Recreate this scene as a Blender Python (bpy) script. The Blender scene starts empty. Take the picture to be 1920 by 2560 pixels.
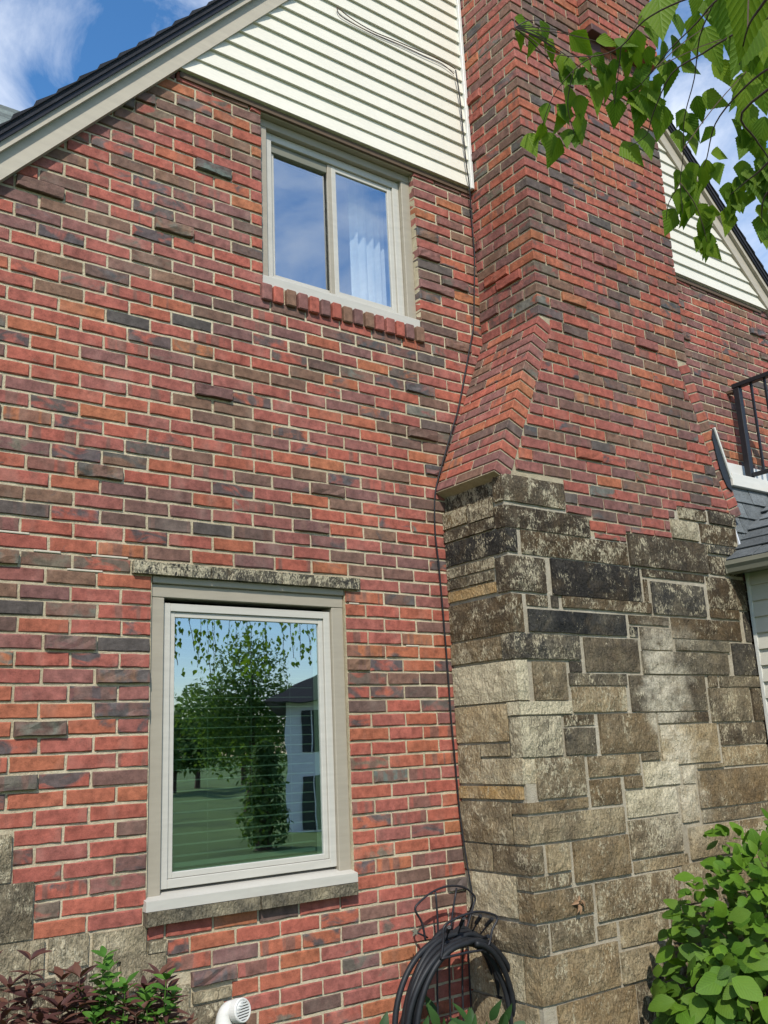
import bpy, math, random
from mathutils import Vector, Matrix, noise as mnoise

# ------------------------------------------------------------------ camera, sky, sun, exposure
scene = bpy.context.scene
col = scene.collection
R_ = math.radians
CAM = Vector((-1.0116, -3.8308, 1.6435)); YAW, PIT, ROL = 0.64031, 0.24702, -0.04549; FPX = 2324.13
_f = Vector((math.sin(YAW)*math.cos(PIT), math.cos(YAW)*math.cos(PIT), math.sin(PIT)))
_r = Vector((math.cos(YAW), -math.sin(YAW), 0.0)); _u = _r.cross(_f)
CR = _r*math.cos(ROL) + _u*math.sin(ROL); CU = _u*math.cos(ROL) - _r*math.sin(ROL); CF = _f
cam = bpy.data.cameras.new('camera'); cam.sensor_fit = 'VERTICAL'; cam.sensor_height = 24.0; cam.sensor_width = 18.0
cam.lens = 24.0*FPX/2560.0; cam.clip_start = 0.05; cam.clip_end = 900
cam_o = bpy.data.objects.new('camera', cam); col.objects.link(cam_o)
cam_o.matrix_world = Matrix(((CR.x, CU.x, -CF.x, CAM.x), (CR.y, CU.y, -CF.y, CAM.y), (CR.z, CU.z, -CF.z, CAM.z), (0, 0, 0, 1)))
scene.camera = cam_o
LIGHT = Vector((.65, 1.0, -1.15)).normalized()
world = bpy.data.worlds.new('World'); scene.world = world; world.use_nodes = True
wt = world.node_tree; wt.nodes.clear()
wo = wt.nodes.new('ShaderNodeOutputWorld'); wb = wt.nodes.new('ShaderNodeBackground'); wb.inputs['Strength'].default_value = 0.15
sky = wt.nodes.new('ShaderNodeTexSky'); sky.sky_type = 'NISHITA'; sky.sun_disc = False
sky.sun_elevation = math.asin(-LIGHT.z); sky.sun_rotation = math.atan2(-LIGHT.x, -LIGHT.y)
sky.air_density = 1.0; sky.dust_density = 0.5; sky.ozone_density = 1.6
tcw = wt.nodes.new('ShaderNodeTexCoord'); mpw = wt.nodes.new('ShaderNodeMapping')
mpw.inputs['Scale'].default_value = (1.0, 1.6, 2.2); mpw.inputs['Location'].default_value = (0.6, 6.0, 1.9)
nzw = wt.nodes.new('ShaderNodeTexNoise'); nzw.inputs['Scale'].default_value = 3.1; nzw.inputs['Detail'].default_value = 9; nzw.inputs['Roughness'].default_value = 0.62; nzw.inputs['Distortion'].default_value = 0.5
rpw = wt.nodes.new('ShaderNodeValToRGB'); rpw.color_ramp.elements[0].position = 0.47; rpw.color_ramp.elements[1].position = 0.76
rpw.color_ramp.elements[0].color = (0, 0, 0, 1); rpw.color_ramp.elements[1].color = (0.85, 0.85, 0.85, 1)
hsw = wt.nodes.new('ShaderNodeHueSaturation'); hsw.inputs['Saturation'].default_value = 1.28
mxw = wt.nodes.new('ShaderNodeMixRGB'); mxw.inputs['Color2'].default_value = (5.6, 5.9, 6.4, 1)
wt.links.new(tcw.outputs['Generated'], mpw.inputs['Vector']); wt.links.new(mpw.outputs[0], nzw.inputs['Vector'])
wt.links.new(nzw.outputs['Fac'], rpw.inputs['Fac']); wt.links.new(rpw.outputs['Color'], mxw.inputs['Fac'])
wt.links.new(sky.outputs['Color'], hsw.inputs['Color']); wt.links.new(hsw.outputs['Color'], mxw.inputs['Color1'])
wt.links.new(mxw.outputs[0], wb.inputs['Color']); wt.links.new(wb.outputs[0], wo.inputs[0])
sun = bpy.data.lights.new('sun', 'SUN'); sun.energy = 3.5; sun.angle = R_(0.55); sun.color = (1.0, 0.95, 0.86)
sun_o = bpy.data.objects.new('sun', sun); col.objects.link(sun_o); sun_o.location = (-6, -6, 12)
sun_o.rotation_euler = LIGHT.to_track_quat('-Z', 'Y').to_euler()
vs = scene.view_settings; vs.view_transform = 'Standard'; vs.look = 'None'; vs.gamma = 1; vs.exposure = 0.52; vs.use_curve_mapping = False
scene.cycles.max_bounces = 8; scene.cycles.transparent_max_bounces = 12
try:
    scene.cycles.use_denoising = True
except Exception:
    pass

# ------------------------------------------------------------------ helpers
def ray(x, y): return CF + CR*((x-960)/FPX) - CU*((y-1280)/FPX)
def onY(x, y, Y=0.0): v = ray(x, y); return CAM + v*((Y-CAM.y)/v.y)
def onX(x, y, X): v = ray(x, y); return CAM + v*((X-CAM.x)/v.x)
def at(x, y, dist): return CAM + ray(x, y).normalized()*dist
def proj(P):
    q = Vector(P)-CAM; z = q.dot(CF)
    if z < 0.05: return (-9999, -9999)
    return (960+FPX*q.dot(CR)/z, 1280-FPX*q.dot(CU)/z)
WP = {}
def tag(o, label=None, cat=None, group=None, kind=None):
    if label: o['label'] = label
    if cat: o['category'] = cat
    if group: o['group'] = group
    if kind: o['kind'] = kind
    return o
def link(o, parent, w):
    col.objects.link(o); w = Vector(w); WP[o.name] = w
    if parent is not None:
        o.parent = parent; o.location = w-WP[parent.name]
    else: o.location = w
    return o
def empty(name, loc, label, cat, group=None):
    o = bpy.data.objects.new(name, None); o.empty_display_size = 0.1
    link(o, None, loc); return tag(o, label, cat, group)
class Geo:
    def __init__(s): s.v = []; s.f = []; s.t = []
    def add(s, v, f, tone=(0, 0, 0, 0)):
        b = len(s.v); s.v += [tuple(p) for p in v]; s.f += [tuple(i+b for i in q) for q in f]; s.t += [tone]*len(v); return s
    def box(s, x0, x1, y0, y1, z0, z1, ch=0.0, tone=(0, 0, 0, 0)):
        return s.add(*bbox((x0, y0, z0), (1, 0, 0), (0, 1, 0), (0, 0, 1), x1-x0, y1-y0, z1-z0, ch), tone=tone)
    def prism(s, poly, y0, y1):
        """polygon of (x,z), extruded in y"""
        n = len(poly); v = [(x, y0, z) for x, z in poly]+[(x, y1, z) for x, z in poly]
        a = sum(poly[i][0]*poly[(i+1) % n][1]-poly[(i+1) % n][0]*poly[i][1] for i in range(n))
        f = [tuple(range(n)), tuple(range(2*n-1, n-1, -1))]+[(i, i+n, (i+1) % n+n, (i+1) % n) for i in range(n)]
        if a < 0: f = [q[::-1] for q in f]
        return s.add(v, f)
    def tube(s, pts, r, sides=6, cap=True):
        pts = [Vector(p) for p in pts]; n = len(pts); v = []; up = Vector((0.13, 0.31, 0.94)); pu = None
        for i, p in enumerate(pts):
            t = (pts[min(i+1, n-1)]-pts[max(i-1, 0)]).normalized()
            if pu is None: pu = t.cross(up).normalized() if abs(t.dot(up)) < 0.98 else t.cross(Vector((1, 0, 0))).normalized()
            a = (pu-t*pu.dot(t)).normalized(); b = t.cross(a); pu = a
            rr = r(i/max(n-1, 1)) if callable(r) else r
            for k in range(sides):
                w = 2*math.pi*k/sides; v.append(p+a*(rr*math.cos(w))+b*(rr*math.sin(w)))
        f = [(i*sides+k, i*sides+(k+1) % sides, (i+1)*sides+(k+1) % sides, (i+1)*sides+k) for i in range(n-1) for k in range(sides)]
        if cap: f += [tuple(range(sides-1, -1, -1)), tuple(range((n-1)*sides, n*sides))]
        return s.add(v, f)
    def build(s, name, mat, parent=None, label=None, cat=None, group=None, kind=None, smooth=False):
        xs = [p[0] for p in s.v]; ys = [p[1] for p in s.v]; zs = [p[2] for p in s.v]
        w = Vector(((min(xs)+max(xs))/2, (min(ys)+max(ys))/2, min(zs)))
        me = bpy.data.meshes.new(name); me.from_pydata([(p[0]-w.x, p[1]-w.y, p[2]-w.z) for p in s.v], [], s.f)
        if any(t != (0, 0, 0, 0) for t in s.t[:1]+s.t[-1:]):
            a = me.color_attributes.new('tone', 'FLOAT_COLOR', 'POINT')
            a.data.foreach_set('color', [c for t in s.t for c in t])
        if smooth: me.polygons.foreach_set('use_smooth', [True]*len(me.polygons))
        me.materials.append(mat); me.update()
        o = bpy.data.objects.new(name, me); link(o, parent, w); return tag(o, label, cat, group, kind)
def bbox(o, U, V, N, lu, lv, ln, ch=0.0):
    """box from corner o along U,V,N with chamfered edges"""
    o, U, V, N = Vector(o), Vector(U), Vector(V), Vector(N)
    flip = U.cross(V).dot(N) < 0
    if ch <= 0:
        v = [o+U*(lu*a)+V*(lv*b)+N*(ln*c) for c in (0, 1) for b in (0, 1) for a in (0, 1)]
        f = [(0, 2, 3, 1), (4, 5, 7, 6), (0, 1, 5, 4), (2, 6, 7, 3), (0, 4, 6, 2), (1, 3, 7, 5)]
    else:
        v = []; L = (lu, lv, ln)
        for c in (0, 1):
            for b in (0, 1):
                for a in (0, 1):
                    k = (a, b, c)
                    for ax in range(3):
                        q = [k[i]*L[i] if i == ax else (ch if k[i] == 0 else L[i]-ch) for i in range(3)]
                        v.append(o+U*q[0]+V*q[1]+N*q[2])
        I = lambda a, b, c, ax: (c*4+b*2+a)*3+ax
        f = [(I(0,0,0,2), I(0,1,0,2), I(1,1,0,2), I(1,0,0,2)), (I(0,0,1,2), I(1,0,1,2), I(1,1,1,2), I(0,1,1,2)),
             (I(0,0,0,1), I(1,0,0,1), I(1,0,1,1), I(0,0,1,1)), (I(0,1,0,1), I(0,1,1,1), I(1,1,1,1), I(1,1,0,1)),
             (I(0,0,0,0), I(0,0,1,0), I(0,1,1,0), I(0,1,0,0)), (I(1,0,0,0), I(1,1,0,0), I(1,1,1,0), I(1,0,1,0))]
        cen = o+U*(lu/2)+V*(lv/2)+N*(ln/2); g = []
        for b in (0, 1):
            for c in (0, 1):
                g.append((I(0,b,c,1), I(1,b,c,1), I(1,b,c,2), I(0,b,c,2)))
                g.append((I(b,0,c,0), I(b,1,c,0), I(b,1,c,2), I(b,0,c,2)))
                g.append((I(b,c,0,0), I(b,c,1,0), I(b,c,1,1), I(b,c,0,1)))
        for a in (0, 1):
            for b in (0, 1):
                for c in (0, 1): g.append((I(a,b,c,0), I(a,b,c,1), I(a,b,c,2)))
        for q in g:
            nn = (v[q[1]]-v[q[0]]).cross(v[q[2]]-v[q[0]])
            mid = sum((v[i] for i in q), Vector())/len(q)
            good = nn.dot(mid-cen) > 0
            f.append(q if good != flip else q[::-1])
    if flip: f = [q[::-1] for q in f]
    return v, f

# ------------------------------------------------------------------ materials
def nt(name):
    m = bpy.data.materials.new(name); m.use_nodes = True; t = m.node_tree; b = t.nodes['Principled BSDF']; return m, t, b
def N(t, typ, **kw):
    n = t.nodes.new('ShaderNode'+typ)
    for k, v in kw.items():
        if k in n.inputs.keys(): n.inputs[k].default_value = v
        else: setattr(n, k, v)
    return n
def ramp(t, stops, fac, interp='LINEAR'):
    r = t.nodes.new('ShaderNodeValToRGB'); r.color_ramp.interpolation = interp
    e = r.color_ramp.elements
    e[0].position, e[0].color = stops[0][0], (*stops[0][1], 1)
    e[1].position, e[1].color = stops[-1][0], (*stops[-1][1], 1)
    for p, c in stops[1:-1]: x = e.new(p); x.color = (*c, 1)
    t.links.new(fac, r.inputs['Fac']); return r.outputs['Color']
def g3(v): return (v, v, v)
def mix(t, a, b, fac, mode='MIX'):
    m = t.nodes.new('ShaderNodeMixRGB'); m.blend_type = mode
    for s, val in (('Color1', a), ('Color2', b), ('Fac', fac)):
        if isinstance(val, (int, float)): m.inputs[s].default_value = val
        elif isinstance(val, tuple): m.inputs[s].default_value = (*val, 1)
        else: t.links.new(val, m.inputs[s])
    return m.outputs[0]
def math_(t, op, a, b=0.0, clamp=False):
    m = t.nodes.new('ShaderNodeMath'); m.operation = op; m.use_clamp = clamp
    for i, v in enumerate((a, b)):
        if isinstance(v, (int, float)): m.inputs[i].default_value = v
        else: t.links.new(v, m.inputs[i])
    return m.outputs[0]
def noise(t, vec, scale, detail=4, rough=0.55, dist=0.0):
    n = N(t, 'TexNoise', Scale=scale, Detail=detail, Roughness=rough, Distortion=dist)
    if vec is not None: t.links.new(vec, n.inputs['Vector'])
    return n.outputs['Fac']
def stretch(t, vec, sc):
    m = t.nodes.new('ShaderNodeMapping'); m.inputs['Scale'].default_value = sc; t.links.new(vec, m.inputs['Vector']); return m.outputs[0]
def bump(t, b, h, strength, dist):
    n = N(t, 'Bump', Strength=strength, Distance=dist); t.links.new(h, n.inputs['Height']); t.links.new(n.outputs[0], b.inputs['Normal']); return n
def pos(t): return N(t, 'NewGeometry').outputs['Position']
def seeded(t):
    """world position plus an offset from the piece's own seed, and the split tone attribute"""
    a = N(t, 'Attribute', attribute_name='tone'); s = N(t, 'SeparateColor'); t.links.new(a.outputs['Color'], s.inputs[0])
    sc = math_(t, 'MULTIPLY', s.outputs[2], 60.0); va = N(t, 'VectorMath', operation='ADD')
    t.links.new(pos(t), va.inputs[0]); t.links.new(sc, va.inputs[1]); return va.outputs[0], s.outputs[0], s.outputs[1], s.outputs[2], a.outputs['Alpha']

def m_brick():
    m, t, b = nt('fired_brick'); p, hue, flash, seed, band = seeded(t)
    base = ramp(t, [(0.0, (.31, .120, .058)), (.10, (.320, .108, .056)), (.28, (.308, .087, .061)), (.46, (.262, .088, .070)), (.60, (.200, .088, .076)),
                    (.72, (.155, .080, .072)), (.80, (.175, .100, .066)), (.88, (.125, .074, .060)), (.95, (.092, .076, .068)), (1.0, (.062, .054, .050))], hue)
    n1 = noise(t, stretch(t, p, (1, 1, 1.7)), 8.5, 4, .55, .9)
    th = math_(t, 'SUBTRACT', 0.86, math_(t, 'MULTIPLY', flash, 0.55))
    msk = math_(t, 'MULTIPLY', math_(t, 'SUBTRACT', n1, th), 7.0, True)
    fcol = ramp(t, [(0.0, (.070, .080, .085)), (.35, (.085, .075, .072)), (.6, (.055, .062, .066)), (.8, (.14, .12, .085)), (1, (.11, .14, .125))], seed)
    c = mix(t, base, fcol, math_(t, 'MULTIPLY', msk, 0.88))
    nb = noise(t, stretch(t, p, (21, 21, 1.5)), 1.0, 1.5, .5, .2)
    bm = math_(t, 'MULTIPLY', math_(t, 'MULTIPLY', math_(t, 'SUBTRACT', nb, .5), 16.0, True), band)
    c = mix(t, c, (.15, .085, .068), math_(t, 'MULTIPLY', bm, .7))
    n2 = noise(t, p, 26, 5, .65)
    c = mix(t, c, ramp(t, [(.3, g3(.62)), (.7, g3(1.28))], n2), 1.0, 'MULTIPLY')
    n3 = noise(t, p, 240, 3, .7)
    c = mix(t, c, ramp(t, [(.28, g3(.45)), (.42, g3(.95)), (.75, g3(1.18))], n3), .8, 'MULTIPLY')
    c = mix(t, c, ramp(t, [(.32, (.78, .76, .75)), (.62, g3(1.10))], noise(t, stretch(t, pos(t), (1.9, 1.9, .6)), 1.0, 6, .65)), 1.0, 'MULTIPLY')
    eff = noise(t, stretch(t, p, (6, 6, 3)), 1.0, 3)
    c = mix(t, c, (.52, .44, .36), math_(t, 'MULTIPLY', math_(t, 'MULTIPLY', math_(t, 'SUBTRACT', eff, .56), 5.0, True), .12))
    t.links.new(c, b.inputs['Base Color']); b.inputs['Roughness'].default_value = .88; b.inputs['Specular IOR Level'].default_value = .25
    h = math_(t, 'ADD', math_(t, 'MULTIPLY', noise(t, p, 45, 5, .6), 1.0), math_(t, 'MULTIPLY', n3, .35))
    bump(t, b, h, .55, .006); return m
def m_mortar(name, c0, c1):
    m, t, b = nt(name); p = pos(t)
    c = mix(t, c0, c1, noise(t, p, 5, 4))
    c = mix(t, c, ramp(t, [(.27, g3(.28)), (.36, g3(.9)), (.7, g3(1.15))], noise(t, p, 230, 3, .7)), .9, 'MULTIPLY')
    c = mix(t, c, ramp(t, [(.2, g3(.75)), (.8, g3(1.12))], noise(t, p, 32, 4)), 1.0, 'MULTIPLY')
    c = mix(t, c, ramp(t, [(.32, (.72, .68, .62)), (.6, g3(1.05))], noise(t, stretch(t, p, (1.6, 1.6, .7)), 1.0, 6, .65)), 1.0, 'MULTIPLY')
    t.links.new(c, b.inputs['Base Color']); b.inputs['Roughness'].default_value = .95; b.inputs['Specular IOR Level'].default_value = .15
    bump(t, b, noise(t, p, 120, 5, .7), .8, .008); return m
def m_stone():
    m, t, b = nt('weathered_sandstone'); p, dark, gold, seed, ble = seeded(t)
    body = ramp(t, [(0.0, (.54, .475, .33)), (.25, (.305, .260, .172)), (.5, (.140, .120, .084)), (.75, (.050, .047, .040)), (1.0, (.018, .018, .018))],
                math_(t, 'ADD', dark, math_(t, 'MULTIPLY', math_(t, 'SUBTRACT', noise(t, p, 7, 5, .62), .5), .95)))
    body = mix(t, body, (.40, .24, .085), math_(t, 'MULTIPLY', gold, math_(t, 'MULTIPLY', noise(t, p, 12, 4, .6), 1.35), True))
    fl = noise(t, stretch(t, p, (1, 1, .5)), 80, 5, .66, 1.2)
    big = ramp(t, [(.33, g3(0)), (.66, g3(1))], noise(t, p, 9, 5, .62, .7))
    th = math_(t, 'SUBTRACT', .875, math_(t, 'ADD', math_(t, 'MULTIPLY', ble, .46), math_(t, 'MULTIPLY', big, .26)))
    k = math_(t, 'MULTIPLY', math_(t, 'SUBTRACT', fl, th), 9.0, True)
    c = mix(t, body, (.46, .405, .28), math_(t, 'MULTIPLY', k, .85))
    c = mix(t, c, (.20, .13, .055), math_(t, 'MULTIPLY', math_(t, 'SUBTRACT', noise(t, p, 5, 4, .6, 1.0), .52), 1.0, True))
    c = mix(t, c, ramp(t, [(.3, g3(.40)), (.5, g3(1.0)), (.75, g3(1.25))], noise(t, stretch(t, p, (1, 1, .5)), 95, 4, .7, .8)), .85, 'MULTIPLY')
    sx = N(t, 'SeparateXYZ'); t.links.new(pos(t), sx.inputs[0])
    wob = math_(t, 'MULTIPLY', math_(t, 'SUBTRACT', noise(t, stretch(t, pos(t), (2.2, 2.2, 3.5)), 1.0, 4, .6), .5), .9)
    dxs = math_(t, 'ABSOLUTE', math_(t, 'SUBTRACT', math_(t, 'ADD', sx.outputs[0], wob), 3.40))
    runm = math_(t, 'MULTIPLY', math_(t, 'SUBTRACT', .24, dxs), 7.0, True)
    inz = math_(t, 'MULTIPLY', math_(t, 'MULTIPLY', math_(t, 'SUBTRACT', 2.32, sx.outputs[2]), 5.0, True), math_(t, 'MULTIPLY', math_(t, 'SUBTRACT', sx.outputs[2], 1.02), 3.5, True))
    runm = math_(t, 'MULTIPLY', math_(t, 'MULTIPLY', runm, inz), math_(t, 'MULTIPLY', math_(t, 'SUBTRACT', noise(t, p, 16, 5, .7), .24), 3.4, True))
    c = mix(t, c, (.60, .545, .42), math_(t, 'MULTIPLY', runm, .66))
    t.links.new(c, b.inputs['Base Color']); b.inputs['Roughness'].default_value = .93; b.inputs['Specular IOR Level'].default_value = .2
    h = math_(t, 'ADD', noise(t, stretch(t, p, (1, 1, .55)), 55, 5, .65, 1.0), math_(t, 'MULTIPLY', noise(t, p, 14, 3), 1.2))
    bump(t, b, h, 1.0, .020); return m
def m_paint(name, c, rough=.55, var=.10, scale=6, bmp=.08, grain=None):
    m, t, b = nt(name); p = pos(t)
    k = mix(t, tuple(x*(1-var) for x in c), tuple(min(1, x*(1+var*.6)) for x in c), noise(t, p, scale, 5, .6))
    k = mix(t, k, ramp(t, [(.3, g3(.86)), (.7, g3(1.05))], noise(t, stretch(t, p, (2, 2, 14)) if grain is None else stretch(t, p, grain), 3, 4)), .6, 'MULTIPLY')
    t.links.new(k, b.inputs['Base Color']); b.inputs['Roughness'].default_value = rough; b.inputs['Specular IOR Level'].default_value = .35
    bump(t, b, noise(t, stretch(t, p, (1, 1, 1) if grain is None else grain), 70, 4), bmp, .004); return m
def m_shingle(name, c0, c1):
    m, t, b = nt(name); p = pos(t); oi = N(t, 'ObjectInfo')
    k = mix(t, c0, c1, ramp(t, [(.35, g3(0)), (.65, g3(1))], noise(t, p, 150, 4, .8)))
    k = mix(t, k, ramp(t, [(0, g3(.50)), (1, g3(1.25))], oi.outputs['Random']), 1.0, 'MULTIPLY')
    k = mix(t, k, ramp(t, [(.3, g3(.75)), (.7, g3(1.15))], noise(t, p, 18, 4)), 1.0, 'MULTIPLY')
    t.links.new(k, b.inputs['Base Color']); b.inputs['Roughness'].default_value = .95; bump(t, b, noise(t, p, 300, 3, .7), .6, .004); return m
def m_metal(name, c, rough=.5):
    m, t, b = nt(name); p = pos(t); b.inputs['Specular IOR Level'].default_value = .5 if c[0] > .02 else .22
    t.links.new(mix(t, c, tuple(x*1.5+.01 for x in c), noise(t, p, 30, 4)), b.inputs['Base Color']); b.inputs['Roughness'].default_value = rough; return m
def m_leaf(name, cs, trans=.35, vein=True, rough=.55):
    m, t, b = nt(name); oi = N(t, 'ObjectInfo'); p = pos(t)
    a = N(t, 'Attribute', attribute_name='leafuv'); s = N(t, 'SeparateColor'); t.links.new(a.outputs['Color'], s.inputs[0])
    n = noise(t, p, 26, 3)
    c = ramp(t, [(i/(len(cs)-1), k) for i, k in enumerate(cs)], math_(t, 'ADD', math_(t, 'MULTIPLY', oi.outputs['Random'], .8), math_(t, 'MULTIPLY', n, .3)))
    h = None
    if vein:
        w = math_(t, 'SINE', math_(t, 'MULTIPLY', math_(t, 'SUBTRACT', s.outputs[1], math_(t, 'MULTIPLY', s.outputs[0], .55)), 46.0))
        w = math_(t, 'MULTIPLY', math_(t, 'ADD', w, 1.0), .5)
        mid = math_(t, 'MULTIPLY', s.outputs[0], 14.0, True)
        line = math_(t, 'MULTIPLY', math_(t, 'POWER', w, .25), mid)
        c = mix(t, tuple(min(1, x*1.5+.01) for x in cs[-1]), c, math_(t, 'ADD', math_(t, 'MULTIPLY', line, .55), .45))
        h = line
    t.links.new(c, b.inputs['Base Color']); b.inputs['Roughness'].default_value = rough; b.inputs['Specular IOR Level'].default_value = .25
    if h is not None: bump(t, b, h, .35, .002)
    tr = N(t, 'BsdfTranslucent'); t.links.new(mix(t, c, (1.0, 1.0, .35), 1.0, 'MULTIPLY'), tr.inputs['Color'])
    ms = N(t, 'MixShader', Fac=trans); out = t.nodes['Material Output']
    t.links.new(b.outputs[0], ms.inputs[1]); t.links.new(tr.outputs[0], ms.inputs[2]); t.links.new(ms.outputs[0], out.inputs[0]); return m
def m_glass(name, refl, tint):
    m, t, b = nt(name); out = t.nodes['Material Output']; t.nodes.remove(b)
    tr = N(t, 'BsdfTransparent', Color=(*tint, 1)); gl = N(t, 'BsdfGlossy', Roughness=0.010, Color=(.86, .93, 1.0, 1))
    p = pos(t); h = noise(t, p, 2.2, 2); bn = N(t, 'Bump', Strength=.05, Distance=.02); t.links.new(h, bn.inputs['Height']); t.links.new(bn.outputs[0], gl.inputs['Normal'])
    lw = N(t, 'LayerWeight', Blend=.35); f = math_(t, 'ADD', math_(t, 'MULTIPLY', lw.outputs['Facing'], .35), refl, True)
    f = math_(t, 'MULTIPLY', f, math_(t, 'SUBTRACT', 1.0, N(t, 'NewGeometry').outputs['Backfacing'])); ms = N(t, 'MixShader'); t.links.new(f, ms.inputs[0]); t.links.new(tr.outputs[0], ms.inputs[1]); t.links.new(gl.outputs[0], ms.inputs[2]); t.links.new(ms.outputs[0], out.inputs[0]); return m
def m_ground():
    m, t, b = nt('lawn_soil'); p = pos(t)
    c = mix(t, (.085, .16, .035), (.14, .22, .055), noise(t, p, 2.5, 6, .7))
    c = mix(t, c, (.05, .09, .02), math_(t, 'MULTIPLY', math_(t, 'SUBTRACT', noise(t, p, .35, 6, .7), .48), 5, True))
    t.links.new(c, b.inputs['Base Color']); b.inputs['Roughness'].default_value = 1; bump(t, b, noise(t, p, 40, 5, .8), 1, .05); return m
BRICK = m_brick(); STONE = m_stone()
MORTAR = m_mortar('sand_mortar', (.43, .37, .255), (.54, .475, .34)); DMORTAR = m_mortar('sooty_mortar', (.35, .30, .205), (.46, .40, .285)); SMORTAR = m_mortar('stone_mortar', (.36, .325, .255), (.45, .41, .325))
SIDING = m_paint('cream_siding', (.655, .622, .530), .5, .10, 2, .12, (9, 9, 90)); TRIM = m_paint('clay_trim_paint', (.31, .275, .215), .45, .06)
RAKEM = m_paint('beige_rake_paint', (.40, .355, .28), .5, .07); SASH = m_paint('pale_vinyl', (.44, .42, .37), .4, .03)
BROWN = m_paint('brown_wood', (.10, .065, .04), .7, .25, 20, .3); WHITE = m_paint('white_vinyl', (.62, .615, .58), .4, .03)
CAPM = m_paint('cream_cap_metal', (.60, .585, .53), .4, .04); WINGS = m_paint('grey_beige_siding', (.50, .475, .40), .5, .06, 3, .1, (9, 9, 90))
GUTTER = m_paint('olive_grey_gutter', (.17, .165, .125), .4, .08); BLACKM = m_metal('black_painted_metal', (.012, .012, .015), .4)
RUBBER = m_metal('black_rubber', (.008, .009, .011), .5); YELLOW = m_paint('yellow_stripe', (.60, .45, .06), .5); TAR = m_metal('roof_tar', (.015, .017, .02), .35)
ALU = m_metal('flashing_metal', (.45, .47, .50), .35); ASPH = m_shingle('grey_asphalt_shingle', (.055, .065, .068), (.17, .185, .19)); DARKSH = m_shingle('dark_asphalt_shingle', (.006, .007, .011), (.020, .021, .028))
GREENSH = m_shingle('green_grey_shingle', (.09, .11, .10), (.19, .22, .20)); RUST = m_metal('rusty_iron', (.055, .018, .012), .7)
GLASS_UP = m_glass('upper_pane_glass', .42, (.94, .97, .98)); GLASS_LO = m_glass('lower_pane_glass', .42, (.72, .86, .78))
ROOM = m_paint('room_paint', (.10, .12, .10), .8); FABRIC = m_paint('curtain_fabric', (.80, .82, .80), .9); BLIND = m_paint('blind_slat', (.22, .25, .21), .5); SHADE = m_paint('lamp_shade', (.85, .82, .72), .8)
BARK = m_paint('twig_bark', (.085, .05, .035), .8, .3, 60); WBARK = m_paint('birch_bark', (.55, .53, .48), .8, .35, 14, .5)
GROUND = m_ground(); NWALL = m_paint('neighbour_render', (.80, .81, .82), .8); NDARK = m_paint('neighbour_window', (.03, .035, .04), .3)
BIRCH = m_leaf('birch_leaf', [(.050, .110, .008), (.105, .195, .014), (.20, .30, .022), (.11, .20, .016)], .58)
BUSH_LIT = m_leaf('lit_bush_leaf', [(.035, .095, .008), (.070, .155, .011), (.115, .215, .016), (.07, .15, .010)], .35, True, .6)  # brighter copy of the bush leaf, light on the top painted into colour
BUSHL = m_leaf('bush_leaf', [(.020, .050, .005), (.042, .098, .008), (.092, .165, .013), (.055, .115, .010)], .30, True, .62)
DARKL = m_leaf('burgundy_leaf', [(.045, .020, .020), (.085, .036, .030), (.12, .055, .036)], .2, False)
GREENL = m_leaf('sprig_leaf', [(.035, .10, .014), (.065, .165, .022), (.10, .215, .03)], .3, False)
CONIF = m_leaf('far_tree_leaf', [(.075, .14, .04), (.12, .21, .06), (.17, .27, .08)], .55, False, .8)
LOWL = m_leaf('ivy_leaf', [(.018, .05, .014), (.04, .09, .022)], .2, False)

# ------------------------------------------------------------------ setting
g = Geo(); g.box(-400, 400, -400, 400, -.3, 0); g.build('ground', GROUND, kind='structure')
rng = random.Random(7)

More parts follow.
